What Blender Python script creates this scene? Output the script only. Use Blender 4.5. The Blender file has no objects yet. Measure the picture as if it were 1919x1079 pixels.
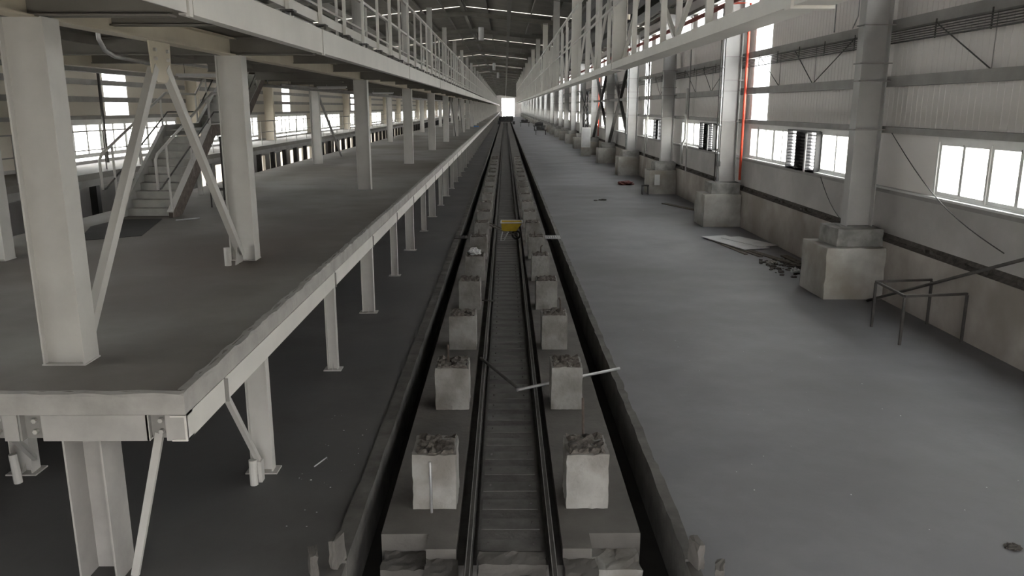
import bpy, bmesh, math, random
from mathutils import Vector, Matrix
R = math.radians
random.seed(7)
S = bpy.context.scene
COL = S.collection
# ---------------------------------------------------------------- camera
cd = bpy.data.cameras.new('camera'); cam = bpy.data.objects.new('camera', cd); COL.objects.link(cam)
cam.location = (0, 0, 5.0)
cam.rotation_euler = (R(90 - 12.87), 0, R(-0.48))
cd.sensor_width = 36; cd.lens = 1482 / 1919 * 36; cd.clip_end = 3000; cd.clip_start = .05
S.camera = cam
# ---------------------------------------------------------------- world, exposure
w = bpy.data.worlds.new('overcast_sky'); S.world = w; w.use_nodes = True
nt = w.node_tree; bg = nt.nodes['Background']
tc = nt.nodes.new('ShaderNodeTexCoord'); sp = nt.nodes.new('ShaderNodeSeparateXYZ'); rp = nt.nodes.new('ShaderNodeValToRGB')
nt.links.new(tc.outputs['Generated'], sp.inputs[0]); nt.links.new(sp.outputs['Z'], rp.inputs[0]); nt.links.new(rp.outputs[0], bg.inputs[0])
rp.color_ramp.elements[0].color = (1, .972, .945, 1); rp.color_ramp.elements[1].color = (.82, .885, .97, 1)
bg.inputs[1].default_value = 18.0
S.view_settings.view_transform = 'Standard'; S.view_settings.look = 'None'
S.view_settings.gamma = 1; S.view_settings.use_curve_mapping = False
S.view_settings.exposure = 0.0
# ---------------------------------------------------------------- materials
def mat(name, col, col2=None, scale=1.0, rough=.7, metal=0.0, bump=0.0, bscale=None, detail=6, lo=.35, hi=.65, spec=.5, stretch=None, col3=None, scale3=.3):
    m = bpy.data.materials.new(name); m.use_nodes = True; t = m.node_tree; b = t.nodes['Principled BSDF']
    b.inputs['Roughness'].default_value = rough; b.inputs['Metallic'].default_value = metal
    b.inputs['Specular IOR Level'].default_value = spec
    if col2 is None:
        b.inputs['Base Color'].default_value = (*col, 1)
    g = t.nodes.new('ShaderNodeNewGeometry'); mp = t.nodes.new('ShaderNodeMapping'); t.links.new(g.outputs['Position'], mp.inputs[0])
    if stretch: mp.inputs['Scale'].default_value = stretch
    if col2 is not None:
        n = t.nodes.new('ShaderNodeTexNoise'); n.inputs['Scale'].default_value = scale; n.inputs['Detail'].default_value = detail
        n.inputs['Roughness'].default_value = .6
        r = t.nodes.new('ShaderNodeValToRGB'); r.color_ramp.elements[0].position = lo; r.color_ramp.elements[1].position = hi
        r.color_ramp.elements[0].color = (*col, 1); r.color_ramp.elements[1].color = (*col2, 1)
        t.links.new(mp.outputs[0], n.inputs['Vector']); t.links.new(n.outputs[0], r.inputs[0]); out = r.outputs[0]
        if col3 is not None:
            n3 = t.nodes.new('ShaderNodeTexNoise'); n3.inputs['Scale'].default_value = scale3; n3.inputs['Detail'].default_value = 4
            r3 = t.nodes.new('ShaderNodeValToRGB'); r3.color_ramp.elements[0].position = .45; r3.color_ramp.elements[1].position = .68
            mx = t.nodes.new('ShaderNodeMix'); mx.data_type = 'RGBA'
            t.links.new(mp.outputs[0], n3.inputs['Vector']); t.links.new(n3.outputs[0], r3.inputs[0]); t.links.new(r3.outputs[0], mx.inputs[0])
            t.links.new(out, mx.inputs[6]); mx.inputs[7].default_value = (*col3, 1); out = mx.outputs[2]
        t.links.new(out, b.inputs['Base Color'])
    if bump:
        nb = t.nodes.new('ShaderNodeTexNoise'); nb.inputs['Scale'].default_value = bscale or scale * 6; nb.inputs['Detail'].default_value = 8
        bn = t.nodes.new('ShaderNodeBump'); bn.inputs['Strength'].default_value = bump; bn.inputs['Distance'].default_value = .02
        t.links.new(g.outputs['Position'], nb.inputs['Vector']); t.links.new(nb.outputs[0], bn.inputs['Height']); t.links.new(bn.outputs[0], b.inputs['Normal'])
    return m
M = {}
M['paint'] = mat('light_grey_steel_paint', (.44, .428, .405), (.52, .507, .48), 1.2, .55, bump=.05, bscale=8)
M['beige'] = mat('cream_steel_paint', (.46, .41, .32), (.54, .49, .39), 1.0, .6)
M['fascia'] = mat('grey_fascia_paint', (.60, .585, .55), (.68, .66, .62), .9, .5, bump=.04, bscale=5)
M['shadebeam'] = mat('shade_toned_beam_paint', (.33, .318, .30), (.42, .405, .385), 1.5, .7)  # darker copy of the beam paint; shade of camera-facing faces put into the colour
M['slabedge'] = mat('painted_slab_edge', (.29, .278, .262), (.38, .366, .345), 2.2, .8, bump=.35, bscale=9)
M['floor'] = mat('ground_cement_floor', (.158, .157, .167), (.207, .206, .219), .45, .6, bump=.18, bscale=7, col3=(.138, .137, .141), scale3=.23, spec=.4)
M['floorl'] = mat('shaded_side_cement_floor', (.10, .097, .095), (.14, .137, .134), .5, .7, bump=.2, bscale=7, col3=(.095, .095, .095), scale3=.25, spec=.3)  # same cement as the right floor, with the platform's shade put into the colour
M['platfloor'] = mat('platform_cement_screed', (.18, .170, .156), (.25, .24, .224), .5, .75, bump=.2, bscale=6, col3=(.135, .115, .097), scale3=.17, spec=.3)
M['strip'] = mat('dusty_track_concrete', (.09, .083, .076), (.145, .135, .125), 1.1, .85, bump=.4, bscale=12, col3=(.085, .08, .075), scale3=.6)
M['curb'] = mat('curb_concrete', (.075, .072, .067), (.15, .143, .132), 1.7, .85, bump=.6, bscale=10)
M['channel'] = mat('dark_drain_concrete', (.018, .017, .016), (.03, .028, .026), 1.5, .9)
M['bed'] = mat('oily_track_bed', (.075, .072, .069), (.125, .12, .115), 2.5, .85, bump=.5, bscale=14)
M['sleeper'] = mat('dark_steel_sleeper', (.08, .076, .073), (.13, .126, .12), 4, .6)
M['rail'] = mat('dull_rail_steel', (.05, .047, .045), (.09, .085, .08), 6, .5, metal=.3)
M['shine'] = mat('worn_rail_edge', (.34, .335, .33), (.46, .455, .45), 8, .35, metal=.5)
M['rust'] = mat('rusty_steel', (.06, .045, .038), (.12, .095, .08), 9, .7, metal=.3)
M['block'] = mat('cast_pedestal_concrete', (.235, .227, .214), (.305, .295, .28), 3.0, .85, bump=.5, bscale=18, col3=(.17, .157, .14), scale3=1.7)
M['blocktop'] = mat('chipped_brown_concrete', (.05, .042, .036), (.14, .125, .11), 12, .95, bump=1.0, bscale=26)
M['ped'] = mat('column_footing_concrete', (.32, .31, .285), (.45, .44, .415), 1.3, .85, bump=.3, bscale=9, col3=(.27, .245, .21), scale3=.8)
M['grout'] = mat('dark_grout_concrete', (.17, .168, .16), (.31, .305, .29), 2.2, .85, bump=.4, bscale=9)
M['plinth'] = mat('brown_plinth_render', (.30, .272, .245), (.40, .37, .34), .9, .9, bump=.3, bscale=6, col3=(.24, .215, .19), scale3=.5)
M['plaster'] = mat('whitewashed_wall', (.40, .385, .37), (.48, .465, .45), .8, .85, bump=.2, bscale=5, col3=(.35, .335, .32), scale3=.35)
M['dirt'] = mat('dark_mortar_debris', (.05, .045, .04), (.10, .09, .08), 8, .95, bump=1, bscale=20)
M['cladl'] = mat('cream_sheet_cladding', (.58, .53, .45), (.66, .61, .53), .5, .5, stretch=(1, .4, 1))
M['cream'] = mat('cream_column_paint', (.58, .52, .42), (.66, .60, .50), .9, .5)
M['clad'] = mat('pale_sheet_cladding', (.69, .66, .64), (.75, .72, .70), .5, .85, stretch=(1, .4, 1), spec=.15)
M['girt'] = mat('grey_wall_girt', (.23, .222, .21), (.30, .29, .275), 1.5, .6)
M['colr'] = mat('grey_column_paint', (.36, .355, .345), (.43, .425, .415), .9, .45)
M['roof'] = mat('dark_roof_sheet', (.12, .112, .095), (.17, .16, .138), .6, .7)
M['roofsteel'] = mat('dull_roof_steel', (.13, .125, .108), (.18, .172, .15), 1, .6)
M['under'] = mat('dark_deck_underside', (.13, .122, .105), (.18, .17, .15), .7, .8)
M['black'] = mat('black_metal', (.025, .025, .025), (.04, .04, .04), 3, .5)
M['darksteel'] = mat('dark_steel', (.05, .048, .045), (.085, .08, .075), 4, .55, metal=.2)
M['alu'] = mat('white_window_frame', (.55, .55, .54), (.62, .62, .61), 2, .4)
M['red'] = mat('red_pipe_paint', (.55, .06, .03), (.62, .09, .05), 3, .45)
M['dkred'] = mat('dull_red_pipe_paint', (.16, .045, .04), (.20, .06, .05), 3, .5)
M['silver'] = mat('galvanised_pipe', (.38, .38, .385), (.52, .52, .525), 5, .4, metal=.5)
M['pvc'] = mat('white_plastic_pipe', (.62, .62, .60), (.68, .68, .66), 4, .4)
M['stair'] = mat('grey_stair_steel', (.36, .355, .335), (.46, .45, .43), 2.0, .65)
M['tread'] = mat('dusty_tread_plate', (.33, .325, .30), (.43, .42, .39), 3, .8)
M['yellow'] = mat('yellow_tray_paint', (.34, .235, .02), (.44, .31, .03), 6, .5)
M['rubber'] = mat('black_rubber', (.02, .02, .02), (.035, .033, .03), 12, .8)
M['board'] = mat('pale_fibre_board', (.50, .50, .50), (.57, .57, .57), 2, .7)
M['wood'] = mat('weathered_timber', (.08, .068, .055), (.15, .13, .11), 5, .85, stretch=(4, 1, 4))
M['cloth'] = mat('pale_plastic_bag', (.45, .45, .46), (.6, .6, .6), 9, .6)
M['blue'] = mat('blue_plastic', (.03, .16, .42), (.05, .2, .5), 5, .5)
M['lamp'] = mat('white_lamp_housing', (.5, .5, .5), (.56, .56, .55), 3, .4)
M['outside'] = mat('outdoor_pale_soil', (.45, .41, .34), (.55, .50, .42), .3, .95)
def pane_mat():
    m = bpy.data.materials.new('dusty_window_glass'); m.use_nodes = True; t = m.node_tree; t.nodes.clear()
    o = t.nodes.new('ShaderNodeOutputMaterial'); a = t.nodes.new('ShaderNodeBsdfTransparent'); b = t.nodes.new('ShaderNodeBsdfGlossy'); c = t.nodes.new('ShaderNodeBsdfTranslucent')
    a.inputs[0].default_value = (.95, .96, .95, 1); b.inputs['Roughness'].default_value = .08; c.inputs[0].default_value = (.85, .84, .8, 1)
    m1 = t.nodes.new('ShaderNodeMixShader'); m1.inputs[0].default_value = .35; m2 = t.nodes.new('ShaderNodeMixShader'); m2.inputs[0].default_value = .05
    t.links.new(a.outputs[0], m1.inputs[1]); t.links.new(c.outputs[0], m1.inputs[2]); t.links.new(m1.outputs[0], m2.inputs[1]); t.links.new(b.outputs[0], m2.inputs[2]); t.links.new(m2.outputs[0], o.inputs[0])
    return m
M['pane'] = pane_mat()
def sheet_mat(name='translucent_daylight_sheet', c0=(.9, .92, .92, 1), tr=.35):
    m = bpy.data.materials.new(name); m.use_nodes = True; t = m.node_tree; t.nodes.clear()
    o = t.nodes.new('ShaderNodeOutputMaterial'); c = t.nodes.new('ShaderNodeBsdfTranslucent'); a = t.nodes.new('ShaderNodeBsdfTransparent')
    c.inputs[0].default_value = c0; a.inputs[0].default_value = (*[q*.5 for q in c0[:3]], 1) if tr < .3 else (1,1,1,1); mx = t.nodes.new('ShaderNodeMixShader'); mx.inputs[0].default_value = tr
    t.links.new(c.outputs[0], mx.inputs[1]); t.links.new(a.outputs[0], mx.inputs[2]); t.links.new(mx.outputs[0], o.inputs[0])
    return m
M['sheet'] = sheet_mat()
M['roofsheet'] = sheet_mat('dirty_roof_daylight_sheet', (.42, .40, .36, 1), .04)
# ---------------------------------------------------------------- mesh helpers
class MB:
    def __init__(s): s.v = []; s.f = []
    def box(s, x0, x1, y0, y1, z0, z1):
        n = len(s.v)
        s.v += [(x0,y0,z0),(x1,y0,z0),(x1,y1,z0),(x0,y1,z0),(x0,y0,z1),(x1,y0,z1),(x1,y1,z1),(x0,y1,z1)]
        s.f += [(n,n+3,n+2,n+1),(n+4,n+5,n+6,n+7),(n,n+1,n+5,n+4),(n+1,n+2,n+6,n+5),(n+2,n+3,n+7,n+6),(n+3,n,n+4,n+7)]
        return s
    def prism(s, pts, axis, a, b):
        """pts: outline in the two other axes, extruded along axis from a to b"""
        n = len(s.v); k = len(pts)
        for t in (a, b):
            for p, q in pts:
                s.v.append({'x': (t,p,q), 'y': (p,t,q), 'z': (p,q,t)}[axis])
        s.f.append(tuple(range(n, n+k))[::-1]); s.f.append(tuple(range(n+k, n+2*k)))
        for i in range(k):
            j = (i+1) % k; s.f.append((n+i, n+j, n+k+j, n+k+i))
        return s
    def bar(s, p, q, wd, ht, up=(0,0,1)):
        p = Vector(p); q = Vector(q); d = (q-p).normalized(); u = Vector(up)
        if abs(d.dot(u)) > .98: u = Vector((0,1,0))
        a = d.cross(u).normalized() * wd/2; b = a.cross(d).normalized() * ht/2
        n = len(s.v)
        for c in (p, q):
            for e in (-a-b, a-b, a+b, -a+b): s.v.append(tuple(c+e))
        s.f += [(n+3,n+2,n+1,n),(n+4,n+5,n+6,n+7),(n,n+1,n+5,n+4),(n+1,n+2,n+6,n+5),(n+2,n+3,n+7,n+6),(n+3,n,n+4,n+7)]
        return s
    def tube(s, pts, r, k=8):
        pts = [Vector(p) for p in pts]; n = len(s.v)
        u = None
        for i, p in enumerate(pts):
            d = (pts[min(i+1, len(pts)-1)] - pts[max(i-1, 0)]).normalized()
            if u is None:
                u = Vector((0,0,1)) if abs(d.z) < .9 else Vector((0,1,0))
            a = d.cross(u).normalized(); b = a.cross(d).normalized(); u = b
            for j in range(k):
                t = 2*math.pi*j/k; s.v.append(tuple(p + a*math.cos(t)*r + b*math.sin(t)*r))
        for i in range(len(pts)-1):
            for j in range(k):
                s.f.append((n+i*k+j, n+i*k+(j+1)%k, n+(i+1)*k+(j+1)%k, n+(i+1)*k+j))
        s.f.append(tuple(range(n, n+k))[::-1]); m = n+(len(pts)-1)*k; s.f.append(tuple(range(m, m+k)))
        return s
    def ibeam(s, p, q, wd, ht, tf=.02, tw=.014, up=(0,0,1)):
        """I section along p-q; height ht along up, flange width wd"""
        p = Vector(p); q = Vector(q); d = (q-p).normalized(); u = Vector(up)
        u = (u - d*d.dot(u)).normalized(); o = u*(ht/2 - tf/2)
        s.bar(p+o, q+o, wd, tf, up); s.bar(p-o, q-o, wd, tf, up); s.bar(p, q, tw, ht-2*tf, up)
        return s
    def rough(s, x0, x1, y0, y1, z0, z1, nx, ny, nz, amp, rnd, topamp=None):
        """box with gridded, slightly worn faces"""
        idx = {}
        def vid(i, j, k):
            if (i,j,k) not in idx:
                e = sum((i in (0,nx), j in (0,ny), k in (0,nz)))
                a = amp * (1.6 if e >= 2 else 1)
                x = x0+(x1-x0)*i/nx; y = y0+(y1-y0)*j/ny; z = z0+(z1-z0)*k/nz
                cx, cy, cz = (x0+x1)/2, (y0+y1)/2, (z0+z1)/2
                x += rnd.uniform(-1, .3)*a*(1 if x > cx else -1); y += rnd.uniform(-1, .3)*a*(1 if y > cy else -1)
                if k == nz: z += rnd.uniform(-1, .4)*(topamp if topamp else a)
                idx[(i,j,k)] = len(s.v); s.v.append((x,y,z))
            return idx[(i,j,k)]
        for i in range(nx):
            for j in range(ny):
                s.f.append((vid(i,j,0),vid(i,j+1,0),vid(i+1,j+1,0),vid(i+1,j,0))); s.f.append((vid(i,j,nz),vid(i+1,j,nz),vid(i+1,j+1,nz),vid(i,j+1,nz)))
        for i in range(nx):
            for k in range(nz):
                s.f.append((vid(i,0,k),vid(i+1,0,k),vid(i+1,0,k+1),vid(i,0,k+1))); s.f.append((vid(i,ny,k),vid(i,ny,k+1),vid(i+1,ny,k+1),vid(i+1,ny,k)))
        for j in range(ny):
            for k in range(nz):
                s.f.append((vid(0,j,k),vid(0,j,k+1),vid(0,j+1,k+1),vid(0,j+1,k))); s.f.append((vid(nx,j,k),vid(nx,j+1,k),vid(nx,j+1,k+1),vid(nx,j,k+1)))
        return s
    def mesh(s, name, m, smooth=False):
        me = bpy.data.meshes.new(name); me.from_pydata(s.v, [], s.f); me.materials.append(M[m] if isinstance(m, str) else m)
        if smooth: me.shade_smooth()
        me.update(); return me
def link(name, me, parent=None, loc=(0,0,0), rz=0.0, kind=None):
    o = bpy.data.objects.new(name, me); COL.objects.link(o); o.location = loc; o.rotation_euler.z = rz
    if parent is not None: o.parent = parent
    if kind: o['kind'] = kind
    return o
def wpos(o):
    v = Vector((0,0,0))
    while o is not None: v += o.location; o = o.parent
    return v
def part(name, mb, m, parent, kind=None, smooth=False):
    """mb is in world coordinates"""
    off = wpos(parent)
    mb.v = [(x-off.x, y-off.y, z-off.z) for x,y,z in mb.v]
    return link(name, mb.mesh(name, m, smooth), parent, kind=kind)
def tag(o, label=None, cat=None, group=None, kind=None):
    if label: o['label'] = label
    if cat: o['category'] = cat
    if group: o['group'] = group
    if kind: o['kind'] = kind
    return o
def thing(name, loc, label, cat, group=None):
    return tag(link(name, None, None, loc), label, cat, group)
def solid(name, mb, m, label, cat, group=None, origin=None, smooth=False):
    """a thing that is one mesh, origin at its base"""
    xs = [v[0] for v in mb.v]; ys = [v[1] for v in mb.v]; zs = [v[2] for v in mb.v]
    c = origin or ((min(xs)+max(xs))/2, (min(ys)+max(ys))/2, min(zs))
    mb.v = [(x-c[0], y-c[1], z-c[2]) for x,y,z in mb.v]
    return tag(link(name, mb.mesh(name, m, smooth), None, c), label, cat, group)
def struct(name, mb=None, m=None, loc=(0,0,0)):
    return link(name, mb.mesh(name, m) if mb else None, None, loc, kind='structure')
def dup(o, loc=None, parent=None, label=None):
    c = o.copy(); COL.objects.link(c)
    if loc is not None: c.location = loc
    if parent is not None: c.parent = parent
    for ch in list(o.children):
        d = ch.copy(); COL.objects.link(d); d.parent = c
        for g in list(ch.children):
            e = g.copy(); COL.objects.link(e); e.parent = d
    if label: c['label'] = label
    return c
ORD = ['nearest','second','third','fourth','fifth','sixth','seventh','eighth','ninth','tenth','eleventh','twelfth','thirteenth','fourteenth','fifteenth','sixteenth','seventeenth','eighteenth','nineteenth','twentieth']
def nth(i): return ORD[i]

B = 13.1; YE = 470.0; YS = -4.0
XW = 10.25; XL = -16.2; XR = -3.0; ZR = 12.0; SL = .107
def zroof(x): return ZR - SL*abs(x-XR)
RY = [21.3 + B*k for k in range(-1, 34)]        # right column lines
LY = [14.8 + B*k for k in range(0, 35)]         # left column lines
# ================================================================ setting: ground
def slab(x0, x1, y0, y1, z0, z1): return MB().box(x0, x1, y0, y1, z0, z1)
struct('outdoor_ground', slab(-400, 400, -300, 1200, -1.6, -1.3), 'outside')
fl = struct('floor')
part('floor_right', slab(2.16, 10.1, YS, YE, -.8, 0), 'floor', fl)
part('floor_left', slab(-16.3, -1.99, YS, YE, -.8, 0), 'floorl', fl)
r_ = random.Random(3)
def ragged_curb(xi, xo, side):
    b = MB(); y = 8.0; n = len(b.v); ys = []
    while y < 90: ys.append(y); y += .22 if y < 30 else .8
    ys.append(YE)
    for i, y in enumerate(ys):
        j = r_.uniform(-.012, .012); e = r_.uniform(-.014, .006)
        for x, z in ((xi, -.8), (xi+j, .035+e), (xo+r_.uniform(-.02,.02), .03+e), (xo, -.8)): b.v.append((x, y, z))
    for i in range(len(ys)-1):
        for k in range(4):
            a = n+i*4+k; c = n+i*4+(k+1)%4
            b.f.append((a, c, c+4, a+4) if side > 0 else (a, a+4, c+4, c))
    b.f.append((n, n+1, n+2, n+3)); m = n+(len(ys)-1)*4; b.f.append((m+3, m+2, m+1, m))
    return b
part('curb', ragged_curb(2.03, 2.16, 1), 'curb', fl)
part('curb', ragged_curb(-1.80, -1.99, -1), 'curb', fl)
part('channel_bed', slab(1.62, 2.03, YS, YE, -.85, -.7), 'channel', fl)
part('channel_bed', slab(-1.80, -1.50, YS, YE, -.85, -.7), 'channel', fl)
part('near_pit_bed', slab(-1.5, 1.62, YS, 8.2, -.85, -.62), 'strip', fl)
part('near_pit_edge', slab(-1.99, -1.80, YS, 8.0, -.85, -.0), 'curb', fl)
part('near_pit_edge', slab(2.03, 2.16, YS, 8.0, -.85, -.0), 'curb', fl)
part('track_strip', MB().prism([(-1.50,8.62),(-.93,8.62),(-.93,8.28),(-.58,8.28),(-.58,YE),(-1.50,YE)], 'z', -.80, 0), 'strip', fl)
part('track_strip', MB().prism([(.66,8.28),(1.0,8.28),(1.0,8.62),(1.62,8.62),(1.62,YE),(.66,YE)], 'z', -.80, 0), 'strip', fl)
part('footing_step', MB().rough(-1.47,-.93,8.2,8.62,-.62,-.22,8,5,4,.012,r_), 'strip', fl)
part('footing_step', MB().rough(1.0,1.58,8.15,8.62,-.62,-.20,8,5,4,.012,r_), 'block', fl)
part('footing_step', MB().rough(-.93,-.55,7.9,8.28,-.62,-.12,6,5,4,.01,r_), 'strip', fl)
part('footing_step', MB().rough(.66,1.05,7.9,8.28,-.62,-.12,6,5,4,.01,r_), 'strip', fl)
part('track_bed', slab(-.58, .66, 8.2, YE, -.8, -.16), 'bed', fl)
part('centre_bed', slab(-.34, .45, 8.2, YE, -.16, -.092), 'bed', fl)
# ---- railway track
tr = thing('rail_track', (.055, 8, -.16), 'pair of narrow steel rails running down the middle of the hall floor', 'track')
def rail(xc, side):
    pts = [(-.06,-.16),(.06,-.16),(.06,-.145),(.012,-.125),(.012,-.03),(.033,-.018),(.033,.0),(-.033,.0),(-.033,-.018),(-.012,-.03),(-.012,-.125),(-.06,-.145)]
    return MB().prism([(xc+p*.85, q) for p,q in pts][::-1], 'y', 2.0, YE)
for xc in (-.43, .54):
    rl_ = part('rail', rail(xc, 1), 'rail', tr)
    for q in (-.029, .022): part('worn_edge', MB().box(xc+q, xc+q+.009, 2.0, YE, 0, .002), 'shine', rl_)
sm = MB().box(-.36,.36,-.13,.13,0,.014).mesh('sleeper', 'sleeper')
bolt = MB().tube([(0,0,.02),(0,0,.045)], .012, 6).mesh('bolt', 'rail')
y = 8.5; i = 0
while y < 96:
    s_ = link('sleeper', sm, tr, (0, y-8, .062)); [link('bolt', bolt, s_, (q, r_.uniform(-.02,.02), 0)) for q in ((-.27,.27) if y < 26 else ())]
    y += .5; i += 1
b = MB()
while y < YE-4: b.box(.055-.36,.055+.36,y-.11,y+.11,-.105,-.085); y += .5
part('sleeper', b, 'sleeper', tr, kind='stuff')
# near trestle timber between rails
solid('cross_timber', MB().rough(-.33,.46,8.05,8.33,-.22,-.06,10,3,3,.012,r_), 'strip', 'short dusty crossbeam between the rails at the near pit edge', 'beam')
solid('timber_post', MB().rough(.15,.32,7.7,8.1,-.62,-.2,3,3,3,.008,r_), 'strip', 'stub block under the rails at the bottom edge', 'block')
# ================================================================ concrete blocks beside rails
def block_thing(x0, x1, yf, seed, label, group, detail=True, h=.74):
    rr = random.Random(seed); dep = .62
    t = thing('concrete_block', ((x0+x1)/2, yf+dep/2, 0), label, 'block', group)
    n = 8 if detail else 3
    part('body', MB().rough(x0, x1, yf, yf+dep, 0, h, n, n, n, .007 if detail else .004, rr), 'block', t)
    # broken crown: irregular lump
    b = MB(); k = 9 if detail else 4; n0 = 0
    ix0, ix1, iy0, iy1 = x0+.035, x1-.03, yf+.03, yf+dep-.02
    b.rough(ix0, ix1, iy0, iy1, h-.03, h+.035, k, k, 1, .012, rr, .05)
    part('broken_top', b, 'blocktop', t)
    return t
SP = 3.40
NB = 19
for side, (x0, x1) in enumerate(((-1.18,-.62),(.76,1.30))):
    for i in range(NB):
        sd = 'left' if side == 0 else 'right'
        if i < 20: lab = f'{nth(i)} pale concrete block along the {sd} rail, counted from the camera'; g = None
        else: lab = f'small distant concrete block in the far half of the row along the {sd} rail'
        t = block_thing(x0+random.uniform(-.01,.01), x1+random.uniform(-.01,.01), 9.22+SP*i, 100*side+i, lab, f'concrete blocks beside the {sd} rail', i < 7, .74+random.uniform(-.012,.012))
# rebar rods and bits on blocks
def rod(pts, r, label, m='rust', cat='rod', name='steel_rod'):
    return solid(name, MB().tube(pts, r, 8), m, label, cat, origin=pts[0], smooth=True)
rod([(-.94,9.13,.0),(-.945,9.16,.40),(-.95,9.185,.60),(-.955,9.19,.66)], .017, 'thin steel rod leaning on the front of the nearest left block', 'silver')
rod([(-.98,12.9,.765),(-.985,12.93,1.06)], .02, 'short upright rod on top of the second left block')
rod([(1.05,9.8,.0),(1.04,9.86,.5),(1.03,9.95,1.22)], .018, 'upright rod behind the nearest right block', 'rust')
rod([(1.17,16.3,.765),(1.16,16.3,1.0),(1.13,16.32,1.06)], .018, 'bent rod on top of the third right block')
rod([(1.05,23.2,.765),(1.05,23.2,.95),(1.1,23.2,1.0)], .018, 'bent rod on top of the fifth right block')
rod([(-.9,26.6,.765),(-.9,26.6,.98)], .016, 'upright rod on top of the sixth left block')
rod([(.98,26.4,.765),(.98,26.42,.92)], .016, 'stub rod on top of the sixth right block')
def crumpled(x, y, z, sx, sy, sz, seed, m, label, cat, name):
    rr = random.Random(seed); bm = bmesh.new(); bmesh.ops.create_icosphere(bm, subdivisions=3, radius=1)
    for v in bm.verts:
        k = 1 + rr.uniform(-.28,.28); v.co = Vector((v.co.x*sx*k, v.co.y*sy*k, max(0, v.co.z*.9+.45)*sz*k))
    me = bpy.data.meshes.new(name); bm.to_mesh(me); bm.free(); me.materials.append(M[m])
    return tag(link(name, me, None, (x,y,z)), label, cat)
crumpled(-.9, 23.1, .75, .17, .15, .13, 5, 'cloth', 'crumpled pale plastic sheet on top of the fifth left block', 'rubbish', 'crumpled_sheet')
# pipes across the rails
rod([(-.50,15.3,.05),(.22,13.55,.045)], .03, 'dark bare pipe lying slantwise across the left rail and track bed', 'darksteel', 'pipe', 'loose_pipe')
rod([(.20,13.46,.045),(2.2,14.55,.075)], .03, 'pale galvanised pipe lying across the right rail and drain channel', 'silver', 'pipe', 'loose_pipe')
rod([(-.62,20.3,.03),(-.28,20.25,.03)], .02, 'short dark bar lying across the left rail behind the fourth block', 'darksteel', 'bar', 'loose_bar')
# grating covers on channels
def cover(x0, x1, y, label, m, slots):
    t = thing('drain_cover', ((x0+x1)/2, y, .035), label, 'drain cover')
    b = MB(); b.box(x0,x1,y-.35,y-.31,.035,.06); b.box(x0,x1,y+.31,y+.35,.035,.06); b.box(x0,x0+.04,y-.31,y+.31,.035,.06); b.box(x1-.04,x1,y-.31,y+.31,.035,.06)
    part('frame', b, m, t)
    n = slots; w_ = (x1-x0-.08)/n
    for k in range(n): part('bar', MB().box(x0+.04+w_*k+.012, x0+.04+w_*(k+1)-.012, y-.31, y+.31, .037, .056), m, t)
cover(1.55, 2.14, 30.6, 'pale slotted cover over the right drain channel beside the wheelbarrow', 'silver', 6)
cover(-1.98, -1.45, 30.6, 'dark cover over the left drain channel level with the wheelbarrow', 'strip', 4)
# ================================================================ wheelbarrow (across the track)
wx, wy = .22, 30.3
wb = thing('wheelbarrow', (wx, wy, -.02), 'yellow wheelbarrow standing across the rails between two blocks', 'wheelbarrow')
b = MB(); n = 0
def loft(b, rings):
    n = len(b.v); k = len(rings[0])
    for r in rings: b.v += r
    for i in range(len(rings)-1):
        for j in range(k): b.f.append((n+i*k+j, n+i*k+(j+1)%k, n+(i+1)*k+(j+1)%k, n+(i+1)*k+j))
def rect(x0,x1,y0,y1,z): return [(x0,y0,z),(x1,y0,z),(x1,y1,z),(x0,y1,z)]
loft(b, [rect(wx-.38,wx+.42,wy-.33,wy+.33,.70), rect(wx-.36,wx+.20,wy-.22,wy+.22,.36), rect(wx-.34,wx+.18,wy-.20,wy+.20,.38), rect(wx-.35,wx+.38,wy-.31,wy+.31,.70)])
b.f.append((4,5,6,7)); b.f.append((11,10,9,8)); b.f.append((0,12,13,1)); b.f.append((1,13,14,2)); b.f.append((2,14,15,3)); b.f.append((3,15,12,0))
tray = part('tray', b, 'yellow', wb)
part('rim', MB().tube([(wx-.39,wy-.34,.70),(wx+.43,wy-.34,.70),(wx+.43,wy+.34,.70),(wx-.39,wy+.34,.70),(wx-.39,wy-.34,.70)], .025, 8), 'silver', tray)
for s_ in (-1, 1):
    part('handle', MB().tube([(wx+.25,wy+s_*.07,.17),(wx-.3,wy+s_*.24,.36),(wx-.85,wy+s_*.28,.62)], .02, 8), 'wood', wb)
    part('leg', MB().tube([(wx-.32,wy+s_*.22,.36),(wx-.40,wy+s_*.22,-.0),(wx-.28,wy+s_*.22,-.0),(wx-.1,wy+s_*.2,.34)], .014, 6), 'silver', wb)
bm = bmesh.new()
b = MB(); ring = []
for i in range(24):
    t = 2*math.pi*i/24
    ring.append([(wx+.20+math.cos(t)*(.15+.04*math.cos(u*math.pi/4)), wy+.04*math.sin(u*math.pi/4), .19+math.sin(t)*(.15+.04*math.cos(u*math.pi/4))) for u in range(8)])
ring.append(ring[0]); loft(b, ring)
wh = part('wheel', b, 'rubber', wb, smooth=True)
part('hub', MB().tube([(wx+.20,wy-.05,.19),(wx+.20,wy+.05,.19)], .07, 14), 'rust', wh)
bm.free()
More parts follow.
